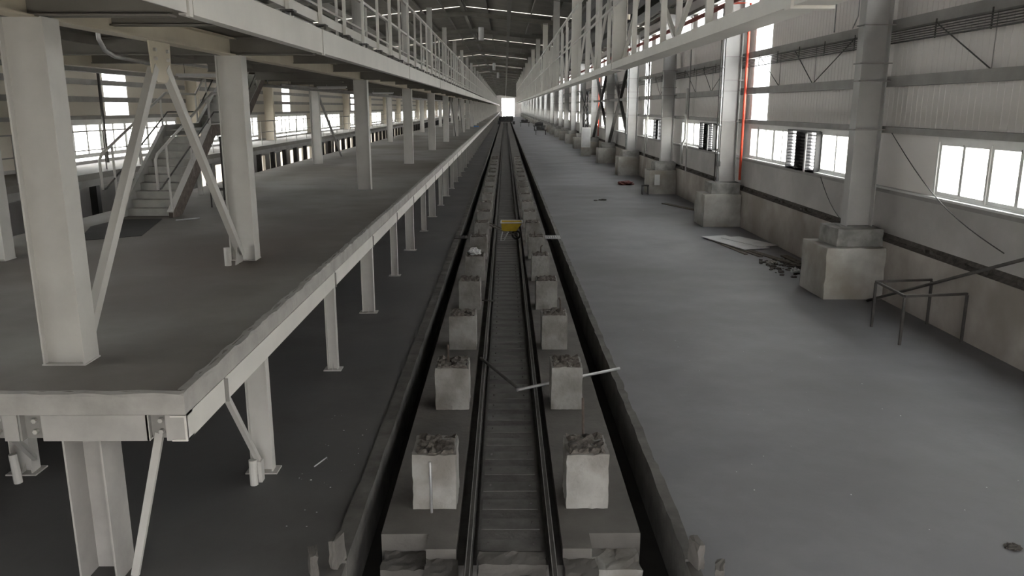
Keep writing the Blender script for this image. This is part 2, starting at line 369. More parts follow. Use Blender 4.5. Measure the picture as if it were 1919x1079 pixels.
# ================================================================ right wall
wr = struct('wall_right')
part('plinth', slab(10.05, XW, YS, YE, 0, 1.53), 'plinth', wr)
def win_range(k):   # window extent in bay starting at RY[k]
    return (RY[0]+2.4, RY[0]+10.7) if k == 0 else (RY[k]+2.2, RY[k]+12.3)
ZS, ZH = 3.0, 4.22
part('masonry', slab(XW, XW+.25, YS, YE, 0, ZS-.22), 'plaster', wr)
b = MB(); c = MB(); yprev = 6.8
c.box(XW, XW+.06, YS, -3.2, ZS-.22, ZH+.12)
for k in range(len(RY)):
    a, e = win_range(k); c.box(XW, XW+.06, yprev, a, ZS-.22, ZH+.12); yprev = e
c.box(XW, XW+.06, yprev, YE, ZS-.22, ZH+.12)
part('pier_sheet', c, 'clad', wr)
part('sill', MB().box(XW-.12, XW+.1, YS, YE, ZS-.22, ZS-.12), 'girt', wr)
part('sill_flashing', MB().box(XW-.16, XW+.0, YS, YE, ZS-.12, ZS-.07), 'alu', wr)
part('ledge_dirt_shade', MB().prism([(10.06,1.53),(XW-.001,1.53),(XW-.001,1.70),(XW-.05,1.60)], 'y', YS, 120), 'dirt', wr)  # debris wedge that also draws the dark shadow band along the ledge
# mortar crumbs along the plinth ledge
b = MB(); rr = random.Random(11)
y = 12.0
while y < 60:
    s_ = rr.uniform(.03,.12)
    zb = 1.56; b.rough(XW-.10-rr.uniform(0,.05), XW+.0, y, y+s_*2.2, zb, zb+s_*rr.uniform(.3,1.5), 2, 2, 2, .02, rr); y += s_*2.2+rr.choice([.02,.05,.1,.5,.9])
part('mortar_crumbs', b, 'dirt', wr, kind='stuff')
# cladding above
strips = [32.6 + 26.2*k for k in range(0, 17)]
def in_strip(y0, y1, w_=1.0):
    return any(abs((y0+y1)/2 - s_) < w_ for s_ in strips)
def ribbed(width, z0, z1, x, sgn):
    """profiled sheet, ribs running up"""
    b = MB(); n = 4; pts = []
    for i in range(n):
        y0 = width*i/n
        pts += [(y0, 0), (y0+.02, 0), (y0+.03, .009), (y0+.07, .009), (y0+.08, 0)]
    pts.append((width, 0))
    for (yy, d) in pts: b.v.append((x-sgn*d, yy, z0)); b.v.append((x-sgn*d, yy, z1))
    for i in range(len(pts)-1):
        b.f.append((2*i, 2*i+1, 2*i+3, 2*i+2) if sgn > 0 else (2*i, 2*i+2, 2*i+3, 2*i+1))
    return b
zt = zroof(XW)
me = ribbed(1.0, ZH+.12, 8.9, XW, 1).box(XW+.001, XW+.03, 0, 1.0, ZH+.12, 8.9).mesh('cladding_panel', 'clad')
me_s = MB().box(XW, XW+.02, 0, 1.0, ZH+.12, 8.9).mesh('daylight_panel', 'sheet')
y = -3.4+.0
y = 32.6-1.0-35
while y < 71:
    if in_strip(y, y+1.0): link('daylight_panel', me_s, wr, (0, y, 0))
    else: link('cladding_panel', me, wr, (0, y, 0))
    y += 1.0
b = MB(); c = MB()
prev = y
for s_ in [s for s in strips if s > y]:
    b.box(XW, XW+.03, prev, s_-1, ZH+.12, 8.9); c.box(XW, XW+.02, s_-1, s_+1, ZH+.12, 8.9); prev = s_+1
b.box(XW, XW+.03, prev, YE, ZH+.12, 8.9)
part('cladding_panel', b, 'clad', wr, kind='stuff'); part('daylight_panel', c, 'sheet', wr, kind='stuff')
b = MB(); c = MB(); y = YS
while y < YE-4:
    b.box(XW, XW+.03, y, y+1.6, 8.9, 9.8); c.box(XW, XW+.02, y+1.6, y+4, 8.9, 9.8); y += 4.0
part('clerestory_pier', b, 'clad', wr, kind='stuff'); part('clerestory_panel', c, 'sheet', wr, kind='stuff')
part('top_sheet', slab(XW, XW+.03, YS, YE, 9.8, zt+.1), 'clad', wr)
def channel(x0, x1, y0, y1, z0, z1, t=.02):
    return MB().box(x0, x0+t, y0, y1, z0, z1).box(x0+t, x1, y0, y1, z1-t, z1).box(x0+t, x1, y0, y1, z0, z0+t)
for z0, z1 in ((4.34,4.50),(5.52,5.78),(6.93,7.18),(8.3,8.5),(9.82,10.0)):
    part('girt', channel(9.99, XW-.03, YS, YE, z0, z1), 'girt', wr)
for k in range(0, 6):
    y0, y1 = RY[k], RY[k]+B
    for f0 in (.41, .67):
        ym = y0+B*f0
        part('sag_rod', MB().tube([(10.12,ym,5.78),(10.12,ym,6.93)], .012, 6), 'girt', wr)
    for f0, f1 in ((.19,.41),(.56,.42),(.85,.67)):
        part('brace_rod', MB().tube([(10.1,y0+B*f0,6.93),(10.1,y0+B*f1,5.78)], .016, 6), 'darksteel', wr)
for y in (44.0, 57.4):
    part('wind_post', MB().box(9.94,9.985,y-.07,y+.07,1.55,9.7), 'girt', wr)
# ---- windows
def sash_window(name, x, ya, ye, sgn, louvre=None, detail=True):
    wn = struct(name, loc=(x, (ya+ye)/2, ZS-.1)); yc = (ya+ye)/2
    def P(nm, mb, m, par=None): return part(nm, mb, m, par or wn)
    xi, xo = (x-.02, x+.06)
    b = MB(); b.box(xi, xo, ya, ye, ZS-.1, ZS-.04).box(xi, xo, ya, ye, ZH, ZH+.12).box(xi, xo, ya, ya+.06, ZS-.04, ZH).box(xi, xo, ye-.06, ye, ZS-.04, ZH)
    P('window_frame', b, 'alu')
    spans = [(ya+.06, ye-.06)] if not louvre else [(ya+.06, louvre[0]), (louvre[1], ye-.06)]
    for a, e in spans:
        n = max(1, round((e-a)/1.02)); w_ = (e-a)/n
        for i in range(n):
            q0 = a+i*w_; q1 = q0+w_; off = .015 if i % 2 else -.012
            s = P('sash', MB().box(x+off,x+off+.03,q0,q0+.075,ZS-.04,ZH).box(x+off,x+off+.03,q1-.075,q1,ZS-.04,ZH).box(x+off,x+off+.03,q0+.075,q1-.075,ZS-.04,ZS+.05).box(x+off,x+off+.03,q0+.075,q1-.075,ZH-.09,ZH), 'alu')
            P('pane', MB().box(x+off+.012,x+off+.018,q0+.075,q1-.075,ZS+.05,ZH-.09), 'pane', s)
            if detail and i % 2: P('latch', MB().box(x+off-.02*1,x+off,q0+.01,q0+.04,ZH-.12,ZH-.05), 'black', s)
    if louvre:
        l0, l1 = louvre; lz0, lz1 = ZS-.12, ZH+.02; xa, xb = x-.16, x+.02; m3 = (l1-l0)/3
        lv = P('louvre_unit', MB().box(xa,xb,l0,l0+.05,lz0,lz1).box(xa,xb,l1-.05,l1,lz0,lz1).box(xa,xb,l0+.05,l1-.05,lz1-.05,lz1).box(xa,xb,l0+.05,l1-.05,lz0,lz0+.05)
               .box(xa,xb,l0+m3-.04,l0+m3+.04,lz0+.05,lz1-.05).box(xa,xb,l1-m3-.04,l1-m3+.04,lz0+.05,lz1-.05).box(xb-.04,xb-.02,l0+m3+.04,l1-m3-.04,lz0+.05,lz1-.05), 'black')
        P('white_stile', MB().box(xa-.03,xa,l0+m3-.12,l0+m3+.0,lz0,lz1-.1), 'alu', lv)
        for (a, e) in ((l0+.05, l0+m3-.04), (l0+m3+.04, l1-m3-.04), (l1-m3+.04, l1-.05)):
            for j in range(11):
                z = lz0+.10+j*(lz1-lz0-.15)/11
                if detail: P('slat', MB().bar((x-.14, (a+e)/2, z), (x-.02, (a+e)/2, z+.035), e-a, .012), 'black', lv)
                elif j % 2: P('slat', MB().bar((x-.14, (a+e)/2, z), (x-.02, (a+e)/2, z+.07), e-a, .012), 'black', lv)
    return wn
nwin = 0
for k in range(0, 4):
    a, e = win_range(k); nwin += 1
    wn = sash_window(f'window_{nwin}', XW, a, e, 1, None if k == 0 else (RY[k]+4.7, RY[k]+7.4), k < 3)
nwin += 1; sash_window('window_5', XW, -3.2, 6.8, 1, None, False)  # unseen window, added to bring side light onto the near posts
last = wn; base_y = wn.location.y
for k in range(4, len(RY)):
    nwin += 1; c = dup(last, (XW, base_y+B*(k-3), ZS-.1)); c.name = f'window_{nwin}'
# ================================================================ right columns and footings
def right_column(y, label, detail):
    t = thing('steel_column', (9.55, y, 1.85), label, 'column', 'steel columns along the right wall')
    z0, z1 = 1.85, zroof(9.5)-.5
    b = MB(); b.box(9.20,9.225,y-.19,y+.19,z0+.02,z1); part('flange', b, 'colr', t)
    part('flange', MB().box(9.875,9.90,y-.19,y+.19,z0+.02,z1), 'colr', t)
    part('web', MB().box(9.225,9.875,y-.008,y+.008,z0+.02,z1), 'colr', t)
    part('base_plate', MB().box(9.08,10.0,y-.26,y+.26,z0,z0+.02), 'grout', t)
    if detail:
        for z in (5.66, 7.05, 6.1, 4.42):
            part('cleat', MB().box(9.17,9.985,y-.23,y-.19,z-.012,z+.02).box(9.15,9.20,y-.23,y+.2,z-.012,z+.02), 'girt', t)
    return t
def footing(y, label, detail):
    rr = random.Random(int(y*10))
    n = 7 if detail else 3
    t = thing('column_footing', (9.25, y, 0), label, 'footing', 'concrete footings along the right wall')
    part('base_block', MB().rough(8.46,10.04,y-.87,y+.87,0,1.38,n,n,n,.012,rr), 'ped', t)
    part('grout_block', MB().rough(8.80,10.04,y-.62,y+.62,1.38,1.85,n,n,4,.014,rr), 'grout', t)
    return t
P0 = None
for i, y in enumerate(RY):
    if i == 0: cl, fl_ = 'tall steel column on the right beside the camera, outside the frame', 'column footing beside the camera on the right, outside the frame'
    elif i <= 16:
        cl = f'{nth(i-1)} tall grey steel column in view along the right wall'; fl_ = f'{nth(i-1)} concrete footing in view along the right wall'
    else:
        cl = 'distant grey steel column far down the right wall'; fl_ = 'distant concrete footing far down the right wall'
    if i == 0: continue
    if i <= 7: ct = right_column(y, cl, True); ft = footing(y, fl_, i < 5)
    else: c2 = dup(ct, (9.55, y, 1.85), label=cl); f2 = dup(ft, (9.25, y, 0), label=fl_)
# cross braces between the columns in one bay
for k, g in ((4, 'nearer'), (5, 'farther')):
    y0, y1 = RY[k]+.3, RY[k+1]-.3; ym = (y0+y1)/2
    t = thing('column_bracing', (9.5, ym, 1.9), f'dark steel bracing between right wall columns, the {g} of two braced bays', 'bracing')
    part('brace', MB().bar((9.5,y0,1.95),(9.5,ym,5.6),.24,.22), 'darksteel', t); part('brace', MB().bar((9.5,y1,1.95),(9.5,ym,5.6),.24,.22), 'darksteel', t)
    part('brace', MB().bar((9.5,y0,9.6),(9.5,ym,5.6),.24,.22), 'darksteel', t); part('brace', MB().bar((9.5,y1,9.6),(9.5,ym,5.6),.24,.22), 'darksteel', t)
    part('strut', MB().bar((9.5,y0-.1,5.6),(9.5,y1+.1,5.6),.16,.2), 'girt', t)
# cable ladder under the upper girt
ct_ = thing('cable_ladder', (10.0, 20, 6.6), 'long wire cable ladder slung under the upper girt of the right wall', 'cable tray')
for j in range(6):
    part('wire', MB().tube([(9.955+.0, YS+2, 6.60+j*.055),(9.955, 140, 6.60+j*.055)], 0.014 if j else .022, 5), 'darksteel', ct_)
for y in [RY[0]+B/6*q for q in range(0, 48)]:
    if min(abs(y-c) for c in RY) < .5: continue
    part('hanger', MB().box(9.966,9.985,y-.02,y+.02,6.57,7.0), 'darksteel', ct_)
# pipes on the right
solid('standpipe', MB().tube([(9.92,33.6,2.0),(9.92,33.6,9.1),(9.14,33.6,9.1)], .055, 12), 'red', 'bright red vertical standpipe beside the second right wall column', 'pipe', origin=(9.92,33.6,2.0), smooth=True)
solid('standpipe', MB().tube([(9.92,33.6+B*4,2.0),(9.92,33.6+B*4,9.1),(9.2,33.6+B*4,9.1)], .055, 12), 'red', 'smaller distant red vertical standpipe among the right wall columns', 'pipe', origin=(9.92,33.6+B*4,2.0), smooth=True)
solid('sprinkler_main', MB().tube([(9.08,RY[0],9.1),(9.08,200,9.1)], .10, 12), 'dkred', 'long dull red main pipe running high along the right wall', 'pipe', smooth=True)
def conduit(pts, r, m, label, name='conduit', cat='pipe'):
    t = thing(name, pts[0], label, cat); part('run', MB().tube(pts, r, 10), m, t, smooth=True)
    d = 0
    for (p, q) in zip(pts, pts[1:]):
        p = Vector(p); q = Vector(q); n = int((q-p).length/1.4); dr = (q-p).normalized()
        for i in range(1, n+1):
            c = p.lerp(q, i/(n+1)); part('coupling', MB().tube([c-dr*.05, c+dr*.05], r*1.35, 10), m, t, smooth=True)
    return t
conduit([(9.08,34.1,1.9),(9.08,34.1,9.0)], .045, 'silver', 'galvanised conduit running up the second right wall column')
conduit([(8.98,34.1,1.9),(8.98,34.1,9.0)], .03, 'darksteel', 'thin dark conduit beside the galvanised one on the second right column')
conduit([(9.90,44.8,1.9),(9.86,44.8,2.9),(9.90,44.2,3.3),(9.90,44.2,6.0)], .07, 'pvc', 'white plastic downpipe with a dogleg before the third right column', 'downpipe')
conduit([(9.90,56.2,2.0),(9.90,56.2,9.0)], .06, 'pvc', 'white plastic downpipe standing behind the third right column', 'downpipe')
conduit([(9.08,60.4,1.9),(9.08,60.4,9.0)], .045, 'silver', 'galvanised conduit running up the fourth right wall column')
conduit([(3.3,7.9,6.15),(4.9,10.4,6.15),(4.9,10.4,5.2)], .02, 'silver', 'bent thin conduit hanging under the right gallery near the top edge') if False else None
t = solid('junction_box', MB().box(8.99,9.15,33.9,34.19,2.55,2.75), 'black', 'small black junction box on the second right wall column', 'box')
# hook-shaped conduit drop on wall
conduit([(9.93,24.9,7.2),(9.93,24.9,8.25),(9.93,23.3,8.25),(9.93,23.3,7.5),(9.93,23.6,7.2)], .018, 'silver', 'thin hooked conduit loop above the cable ladder beside the nearest right column')
# sagging cable & leaning pole & tube frame
pts = []
for i in range(13):
    t = i/12; pts.append((9.975, 20.7-5.2*t, 4.35-2.2*t-.35*math.sin(math.pi*t)))
solid('sagging_cable', MB().tube(pts, .012, 6), 'darksteel', 'thin dark cable sagging down the white wall beside the near window', 'cable', origin=pts[0], smooth=True)
pts = [(10.1, 22.9+2.5*i/8, 1.62+.0+1.2*(i/8)**2) for i in range(9)]
solid('loose_wire', MB().tube(pts, .01, 6), 'darksteel', 'short thin wire climbing the white wall behind the nearest column', 'cable', origin=pts[0], smooth=True)
solid('leaning_pole', MB().tube([(9.55,20.2,.03),(9.98,14.6,2.25)], .035, 10), 'darksteel', 'long dark pole leaning against the right wall across the tube frame', 'pole', origin=(9.55,20.2,.03), smooth=True)
fr = thing('open_stand', (9.2, 17.1, 0), 'dark square tube frame like a table without top beside the right wall', 'frame')
A, Bp, C, D = (8.55,17.75), (9.95,17.95), (8.5,16.3), (9.95,16.5)
for p in (A, Bp, C, D): part('leg', MB().bar((*p,0),(*p,1.05),.05,.05), 'darksteel', fr)
part('top_bar', MB().bar((*A,1.08),(*Bp,1.08),.05,.05), 'darksteel', fr); part('top_bar', MB().bar((*C,1.08),(*D,1.08),.05,.05), 'darksteel', fr); part('top_bar', MB().bar((*A,1.08),(*C,1.08),.05,.05), 'darksteel', fr)
# debris by the wall
def board(c, sx, sy, z, rz, m, label, th=.02, name='loose_board'):
    o = solid(name, MB().box(-sx/2,sx/2,-sy/2,sy/2,0,th), m, label, 'board'); o.location = (c[0], c[1], z); o.rotation_euler.z = rz; return o
board((8.6,29.3), 1.05, 3.0, .05, .28, 'board', 'pale board on the pile by the right wall, left of two')
board((9.15,29.3), .85, 2.2, .075, .40, 'board', 'pale board on the pile by the right wall, right of two')
board((8.15,28.6), .12, 3.2, 0, .14, 'wood', 'dark batten at the left edge of the pile of boards', .03, 'loose_batten')
board((8.45,28.0), .14, 3.0, 0, .2, 'wood', 'dark batten partly under the left pale board', .03, 'loose_batten')
board((9.1,26.3), .25, 3.0, 0, .26, 'wood', 'dark plank in front of the pale boards, nearer the footing', .04, 'loose_plank')
board((9.65,25.4), .25, 2.6, .0, .05, 'wood', 'dark plank close to the plinth behind the nearest footing', .04, 'loose_plank')
board((8.95,40.5), .3, 3.0, .0, .35, 'wood', 'dark plank on the floor before the third footing', .04, 'loose_plank')
rr = random.Random(21)
b = MB()
for i in range(90):
    x = rr.uniform(8.3,9.7); y = rr.gauss(24.6,.9); s_ = rr.uniform(.02,.09)
    if y < 22.5: continue
    b.rough(x,x+s_*2,y,y+s_*1.6,0,s_*.8,2,2,1,s_*.25,rr)
tag(link('rubble', b.mesh('rubble','dirt'), None), 'dark rubble scattered behind the nearest right footing', 'rubble', kind='stuff')
crumpled(9.0, 24.0, 0, .14,.11,.10, 31, 'cloth', 'small pale scrap nearest the footing in the rubble', 'rubbish', 'crumpled_scrap')
crumpled(8.7, 25.3, 0, .16,.12,.08, 32, 'ped', 'grey lump in the rubble before the dark planks', 'rubbish', 'concrete_lump')
crumpled(5.35, 43.5, 0, .22,.16,.05, 33, 'dirt', 'flat dark scrap lying on the open right floor', 'rubbish', 'flat_scrap')
crumpled(4.95, 43.3, 0, .10,.08,.04, 34, 'dirt', 'tiny dark scrap just left of the flat scrap on the floor', 'rubbish', 'flat_scrap')
crumpled(5.9, 8.25, 0, .09,.07,.03, 35, 'dirt', 'dark scrap on the floor at the lower right corner', 'rubbish', 'flat_scrap')
b = MB()
for i in range(26):
    x = rr.uniform(-2.9,-2.1); y = rr.uniform(8.8,12.5); s_ = rr.uniform(.002,.006)
    b.box(x,x+s_*rr.uniform(1,5),y,y+s_*rr.uniform(1,3),0,s_)
for i in range(30):
    x = rr.uniform(2.8,7.5); y = rr.uniform(8.5,18); s_ = rr.uniform(.003,.008)
    b.box(x,x+s_*2,y,y+s_*2,0,s_)
tag(link('floor_crumbs', b.mesh('floor_crumbs','cloth'), None), 'tiny pale crumbs strewn over the cement floor', 'crumbs', kind='stuff')
rod([(-2.73,10.45,.008),(-2.62,10.75,.008)], .009, 'thin pale stick lying on the dark left floor', 'cloth', 'stick', 'small_stick')
# ================================================================ right gallery
XG = 2.76; ZG0, ZG1 = 5.95, 6.12
ga = thing('hanging_gallery', (XG, 8.4, ZG0), 'long light grey gallery hung from the roof along the right side', 'gallery')
GE = 205.0
for k in range(15):
    y0, y1 = RY[k]+.03, RY[k+1]-.03
    if k == 0: y0 = 5.6
    if k == 0: me = None
    if k in (0, 1):
        q = MB().box(XG,XG+.03,y0,y1,ZG0,ZG1).box(XG+.03,XG+.38,y0,y1,ZG0,ZG0+.03).box(XG+.35,XG+.38,y0,y1,ZG0+.03,ZG1).box(XG+.03,XG+.35,y0,y1,ZG1-.05,ZG1-.02)
        o = part('edge_beam', q, 'fascia', ga); ome = o.data
    else: link('edge_beam', ome, ga, (0, B*(k-1), 0))
    part('joint_plate', MB().box(XG-.015,XG+.39,RY[k+1]-.05,RY[k+1]+.05,ZG0-.02,ZG1+.01), 'fascia', ga) if k < 10 else None
hang = [8.4] + [y for y in RY[1:] if y < GE]
for i, y in enumerate(hang):
    z1 = zroof(XG+.1)-.42
    part('wide_hanger', MB().box(XG+.02,XG+.36,y-.01,y+.01,ZG1,z1).box(XG+.01,XG+.03,y-.10,y+.10,ZG1,z1).box(XG+.35,XG+.37,y-.10,y+.10,ZG1,z1), 'fascia', ga)
    part('haunch', MB().prism([(XG-.35,z1+.42),(XG+.75,z1+.42),(XG+.37,z1-.6),(XG+.02,z1-.6)], 'y', y-.012+.03, y+.042), 'roofsteel', ga)
thin = MB().bar((0,0,0),(0,0,8.84-ZG1),.10,.08).mesh('post','fascia')
dg = [MB().bar((0,0,0),(0,B/4,1.9),.07,.08).mesh('diagonal','fascia'), MB().bar((0,0,1.9),(0,B/4,0),.07,.08).mesh('diagonal','fascia')]
for k, y in enumerate([8.2]+RY[1:15]):
    for q in (1,2,3): link('post', thin, ga, (.06, y-8.4+B*q/4, ZG1-ZG0))
    if k < 14:
        for q in range(4): link('diagonal', dg[q%2], ga, (.30, y-8.4+B*q/4, ZG1-ZG0+.05))
        for q in (1,2,3): link('post', thin, ga, (.33, y-8.4+B*q/4, ZG1-ZG0))
part('top_chord', MB().box(XG,XG+.09,5.6,GE,8.78,8.87), 'fascia', ga)
part('mid_rail', MB().box(XG+.02,XG+.06,8.2,GE,7.5,7.55), 'fascia', ga)
part('toe_rail', MB().box(XG+.30,XG+.34,8.2,GE,8.0,8.06), 'fascia', ga)
part('joint_plate', MB().box(XG-.03,XG+.40,7.95,8.12,ZG0-.03,ZG1+.03), 'fascia', ga)
# cream lamps hanging between the gallery and wall
for i, y in enumerate((17.5, 24.0, 34.0)):
    t = thing('hanging_lamp', (5.0, y, 8.6), ['nearest small lamp hanging beyond the right gallery','middle small lamp hanging beyond the right gallery','farthest small lamp hanging beyond the right gallery'][i], 'lamp', 'lamps hanging beyond the gallery')
    part('shade', MB().tube([(5.0,y,8.5),(5.0,y,8.62),(5.0,y,8.7)], .13, 12), 'beige', t); part('stem', MB().tube([(5.0,y,8.7),(5.0,y,zroof(5)-.3)], .012, 6), 'girt', t)
# ductwork: dark service trays between gallery and wall, high up
for i, (x, z) in enumerate(((4.6,9.6),(5.9,9.5),(7.4,9.7))):
    t = thing('service_duct', (x, 12, z), ['dark service duct under the roof nearest the right gallery','dark service duct under the roof, middle of three','dark service duct under the roof nearest the right wall'][i], 'duct')
    part('trough', MB().box(x-.35,x+.35,12,160,z,z+.35), 'darksteel', t)
    for q in range(20): part('hanger', MB().box(x-.36,x-.33,14+7*q,14.05+7*q,z,zroof(x)-.05), 'girt', t)
# ================================================================ left platform
ZP = 2.19; XP = -3.25; YP = 7.56; XPL = -11.0
pf = thing('loading_platform', (-7.1, YP, 0), 'raised cement platform with pale painted edge on the left of the track', 'platform')
b = MB(); rr = random.Random(5)
# ragged slab: top surface edges slightly worn
part('slab', MB().box(XPL, XP-.06, YP+.06, YE-1, ZP-.23, ZP), 'platfloor', pf)
def worn_edge_y():
    b = MB(); ys = []; y = YP
    while y < 70: ys.append(y); y += .16 if y < 24 else 1.0
    ys.append(YE-1); ys = [y for y in ys if y > YP+.11]; ys[0] = YP+.10
    for y in ys:
        j = rr.uniform(-.012,.012); k = rr.uniform(-.02,.006)
        b.v += [(XP-.10, y, ZP-.23), (XP-.10+j*1.5, y, ZP+.008+k*.3), (XP-.012+j, y, ZP+k), (XP, y, ZP-.03+k), (XP, y, ZP-.23)]
    for i in range(len(ys)-1):
        for k in range(5):
            a = i*5+k; c = i*5+(k+1)%5; b.f.append((a, a+5, c+5, c))
    b.f.append((0,1,2,3,4)); m = (len(ys)-1)*5; b.f.append((m+4,m+3,m+2,m+1,m)); return b
part('slab_edge', worn_edge_y(), 'slabedge', pf)
b = MB(); xs = []; x = XPL
while x < XP: xs.append(x); x += .14
xs.append(XP)
for x in xs:
    j = rr.uniform(-.01,.01); k = rr.uniform(-.02,.006)
    b.v += [(x, YP+.10, ZP-.23), (x, YP+.08+j*2, ZP+.008+k*.3), (x, YP+.012+j, ZP+k), (x, YP, ZP-.03+k), (x, YP, ZP-.23)]
for i in range(len(xs)-1):
    for k in range(5):
        a = i*5+k; c = i*5+(k+1)%5; b.f.append((a, c, c+5, a+5))
b.f.append((4,3,2,1,0)); m = (len(xs)-1)*5; b.f.append((m,m+1,m+2,m+3,m+4))
part('slab_edge', b, 'slabedge', pf)
# edge beams
ZB0, ZB1 = 1.67, 1.95
def chan_y(x, y0, y1): return MB().box(x-.02, x, y0, y1, ZB0, ZB1).box(x-.16, x-.02, y0, y1, ZB1-.02, ZB1).box(x-.16, x-.02, y0, y1, ZB0, ZB0+.02)
def chan_x(y, x0, x1): return MB().box(x0, x1, y, y+.02, ZB0, ZB1).box(x0, x1, y+.02, y+.16, ZB1-.02, ZB1).box(x0, x1, y+.02, y+.16, ZB0, ZB0+.02)
SPY = [10.35+4.42*k for k in range(0, 103)]
jy = [8.72] + [y for y in SPY if y < 450]
part('edge_beam', chan_y(XP, YP, jy[0]-.04), 'fascia', pf)
segs = [(jy[0]+.06, SPY[1]-.03)] + [(SPY[i]+.05, SPY[i+1]-.03) for i in range(1, 100)]
for i, (a, e) in enumerate(segs):
    if i < 30: part('edge_beam', chan_y(XP, a, e), 'fascia', pf)
b = MB()
for (a, e) in segs[30:]: b.box(XP-.02, XP, a, e, ZB0, ZB1)
part('edge_beam', b, 'fascia', pf, kind='stuff')
for i, y in enumerate([jy[0]]+SPY[1:12]):
    part('splice_plate', MB().box(XP-.05,XP-.03,y-.10,y+.12,ZB0+.01,ZB1-.01).box(XP-.03,XP+.012,y+.045,y+.06,ZB0-.03,ZB1-.03), 'girt', pf)
# front beams with bolted stiffeners
fx = [XPL, -7.0, -5.28, -4.92, -3.66, -3.52, XP-.02]
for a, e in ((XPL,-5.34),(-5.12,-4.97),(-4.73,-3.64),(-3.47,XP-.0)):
    part('front_beam', chan_x(YP+.02, a, e), 'shadebeam', pf)
for xg in (-5.24, -4.86, -3.57):
    g = part('end_cleat', MB().box(xg-.10,xg+.10,YP+.10,YP+.12,ZB0,ZB1).box(xg-.10,xg-.08,YP+.02,YP+.10,ZB0,ZB1), 'girt', pf)
    for dz in (.08, .20):
        part('bolt', MB().tube([(xg+.03,YP+.10,ZB0+dz),(xg+.03,YP+.055,ZB0+dz)], .026, 6), 'paint', g)
# under-slab beams
for x in (-6.2, -8.6, -10.8):
    part('floor_beam', MB().box(x-.07,x+.07,YP+.2,YE-2,ZB0,ZB1), 'under', pf)
# side posts: H sections with web facing the camera
def hpost(x, y, w_, dy, z0, z1, par, base=True, m='paint'):
    p = part('post', MB().box(x-w_/2,x-w_/2+.016,y-dy/2,y+dy/2,z0,z1).box(x+w_/2-.016,x+w_/2,y-dy/2,y+dy/2,z0,z1).box(x-w_/2+.016,x+w_/2-.016,y-.006,y+.006,z0,z1), m, par)
    if base:
        q = MB().box(x-w_/2-.07,x+w_/2+.07,y-dy/2-.05,y+dy/2+.05,z0,z0+.02)
        q.prism([(y-dy/2-.04,z0+.02),(y-.01,z0+.02),(y-.01,z0+.13)], 'x', x-.006, x+.006)
        part('base_plate', q, 'paint', p)
    return p
protos = {}
for i, y in enumerate(SPY[:100]):
    wide = i % 2 == 0
    w_, dy = (.30, .15) if wide else (.20, .14)
    if i < 14: protos[wide] = (hpost(XP-.02-w_/2, y, w_, dy, 0, ZB0, pf), y)
    else: 
        o, y0 = protos[wide]; c = o.copy(); COL.objects.link(c); c.location = (0, y-y0, 0)
for x in (-6.75, -9.9): hpost(x, SPY[0], .28, .2, 0, ZB0, pf); hpost(x, SPY[2], .28, .2, 0, ZB0, pf)
b = MB()
for k in range(1, 34):
    for x in (-6.75, -10.7): b.box(x-.12,x+.12,LY[0]+B*k-.1,LY[0]+B*k+.1,0,ZB0)
part('post', b, 'paint', pf, kind='stuff')
# front main post
part('post', MB().box(-4.57,-4.55,YP+.06,YP+.46,0,ZB0).box(-4.19,-4.17,YP+.06,YP+.46,0,ZB0).box(-4.55,-4.19,YP+.40,YP+.415,0,ZB0), 'shadebeam', pf)  # toned darker to carry the shade of the recessed web
part('brace', MB().bar((-3.58,YP+.12,ZB0+.05),(-4.05,YP+.2,0.02),.08,.05,(0,1,0)).bar((-3.62,YP+.2,ZB0+.03),(-4.09,YP+.26,0.02),.012,.12,(0,1,0)), 'paint', pf)
part('brace', MB().bar((XP-.06,8.85,ZB0+.02),(XP-.14,10.15,.18),.06,.07), 'paint', pf)
part('brace', MB().bar((-5.6,YP+.6,ZB0),(-6.55,SPY[0]-.1,.25),.06,.07), 'paint', pf)
part('foot_stub', MB().tube([(-3.42,9.92,.0),(-3.42,9.92,.36)], .055, 10).box(-3.38,-3.33,9.98,10.1,0,.3), 'paint', pf)
part('foot_stub', MB().tube([(-6.66,10.0,.0),(-6.68,10.0,.42)], .055, 10), 'paint', pf)
# ---- columns between the platform and upper deck
ZD = 5.90
def pcol(x, y, label, group, z0=ZP, z1=ZD, w_=.46, dy=.32, m='paint'):
    t = thing('steel_column', (x, y, z0), label, 'column', group)
    # H column: flanges at both sides, web between (box-like cladding)
    part('shaft', MB().box(x-w_/2,x+w_/2-.02,y-.09,y+dy/2,z0+.015,z1).box(x-w_/2,x-w_/2+.02,y-dy/2,y-.09,z0+.015,z1), m, t)
    part('flange', MB().box(x+w_/2-.02,x+w_/2+.002,y-dy/2,y+dy/2,z0+.015,z1), m, t)
    part('base_plate', MB().box(x-w_/2-.01,x+w_/2+.012,y-dy/2-.01,y+dy/2+.01,z0,z0+.015), m, t)
    return t
XC = -4.93
g1 = 'columns standing on the platform along the track side'
allc = []
ys_ = [8.62]+LY
for i, y in enumerate(ys_):
    lab = ('large pale column at the near left corner of the platform' if i == 0 else
           f'{nth(i)} pale column on the platform along the track side, counted from the camera' if i < 9 else 'distant pale column far down the track side of the platform')
    if i < 9: t0 = pcol(XC, y, lab, g1); y0 = y
    else: dup(t0, (XC, y, ZP), label=lab)
g2 = 'columns in the rear row on the platform'
for i in range(17):
    y = LY[0]+2*B*i
    lab = ['pale column of the rear row cut off by the left edge','second pale column of the rear row, beyond the stairs','third pale column of the rear row on the platform'][i] if i < 3 else 'distant pale column far down the rear row of the platform'
    if i < 3: t1 = pcol(-9.6, y, lab, g2)
    else: dup(t1, (-9.6, y, ZP), label=lab)
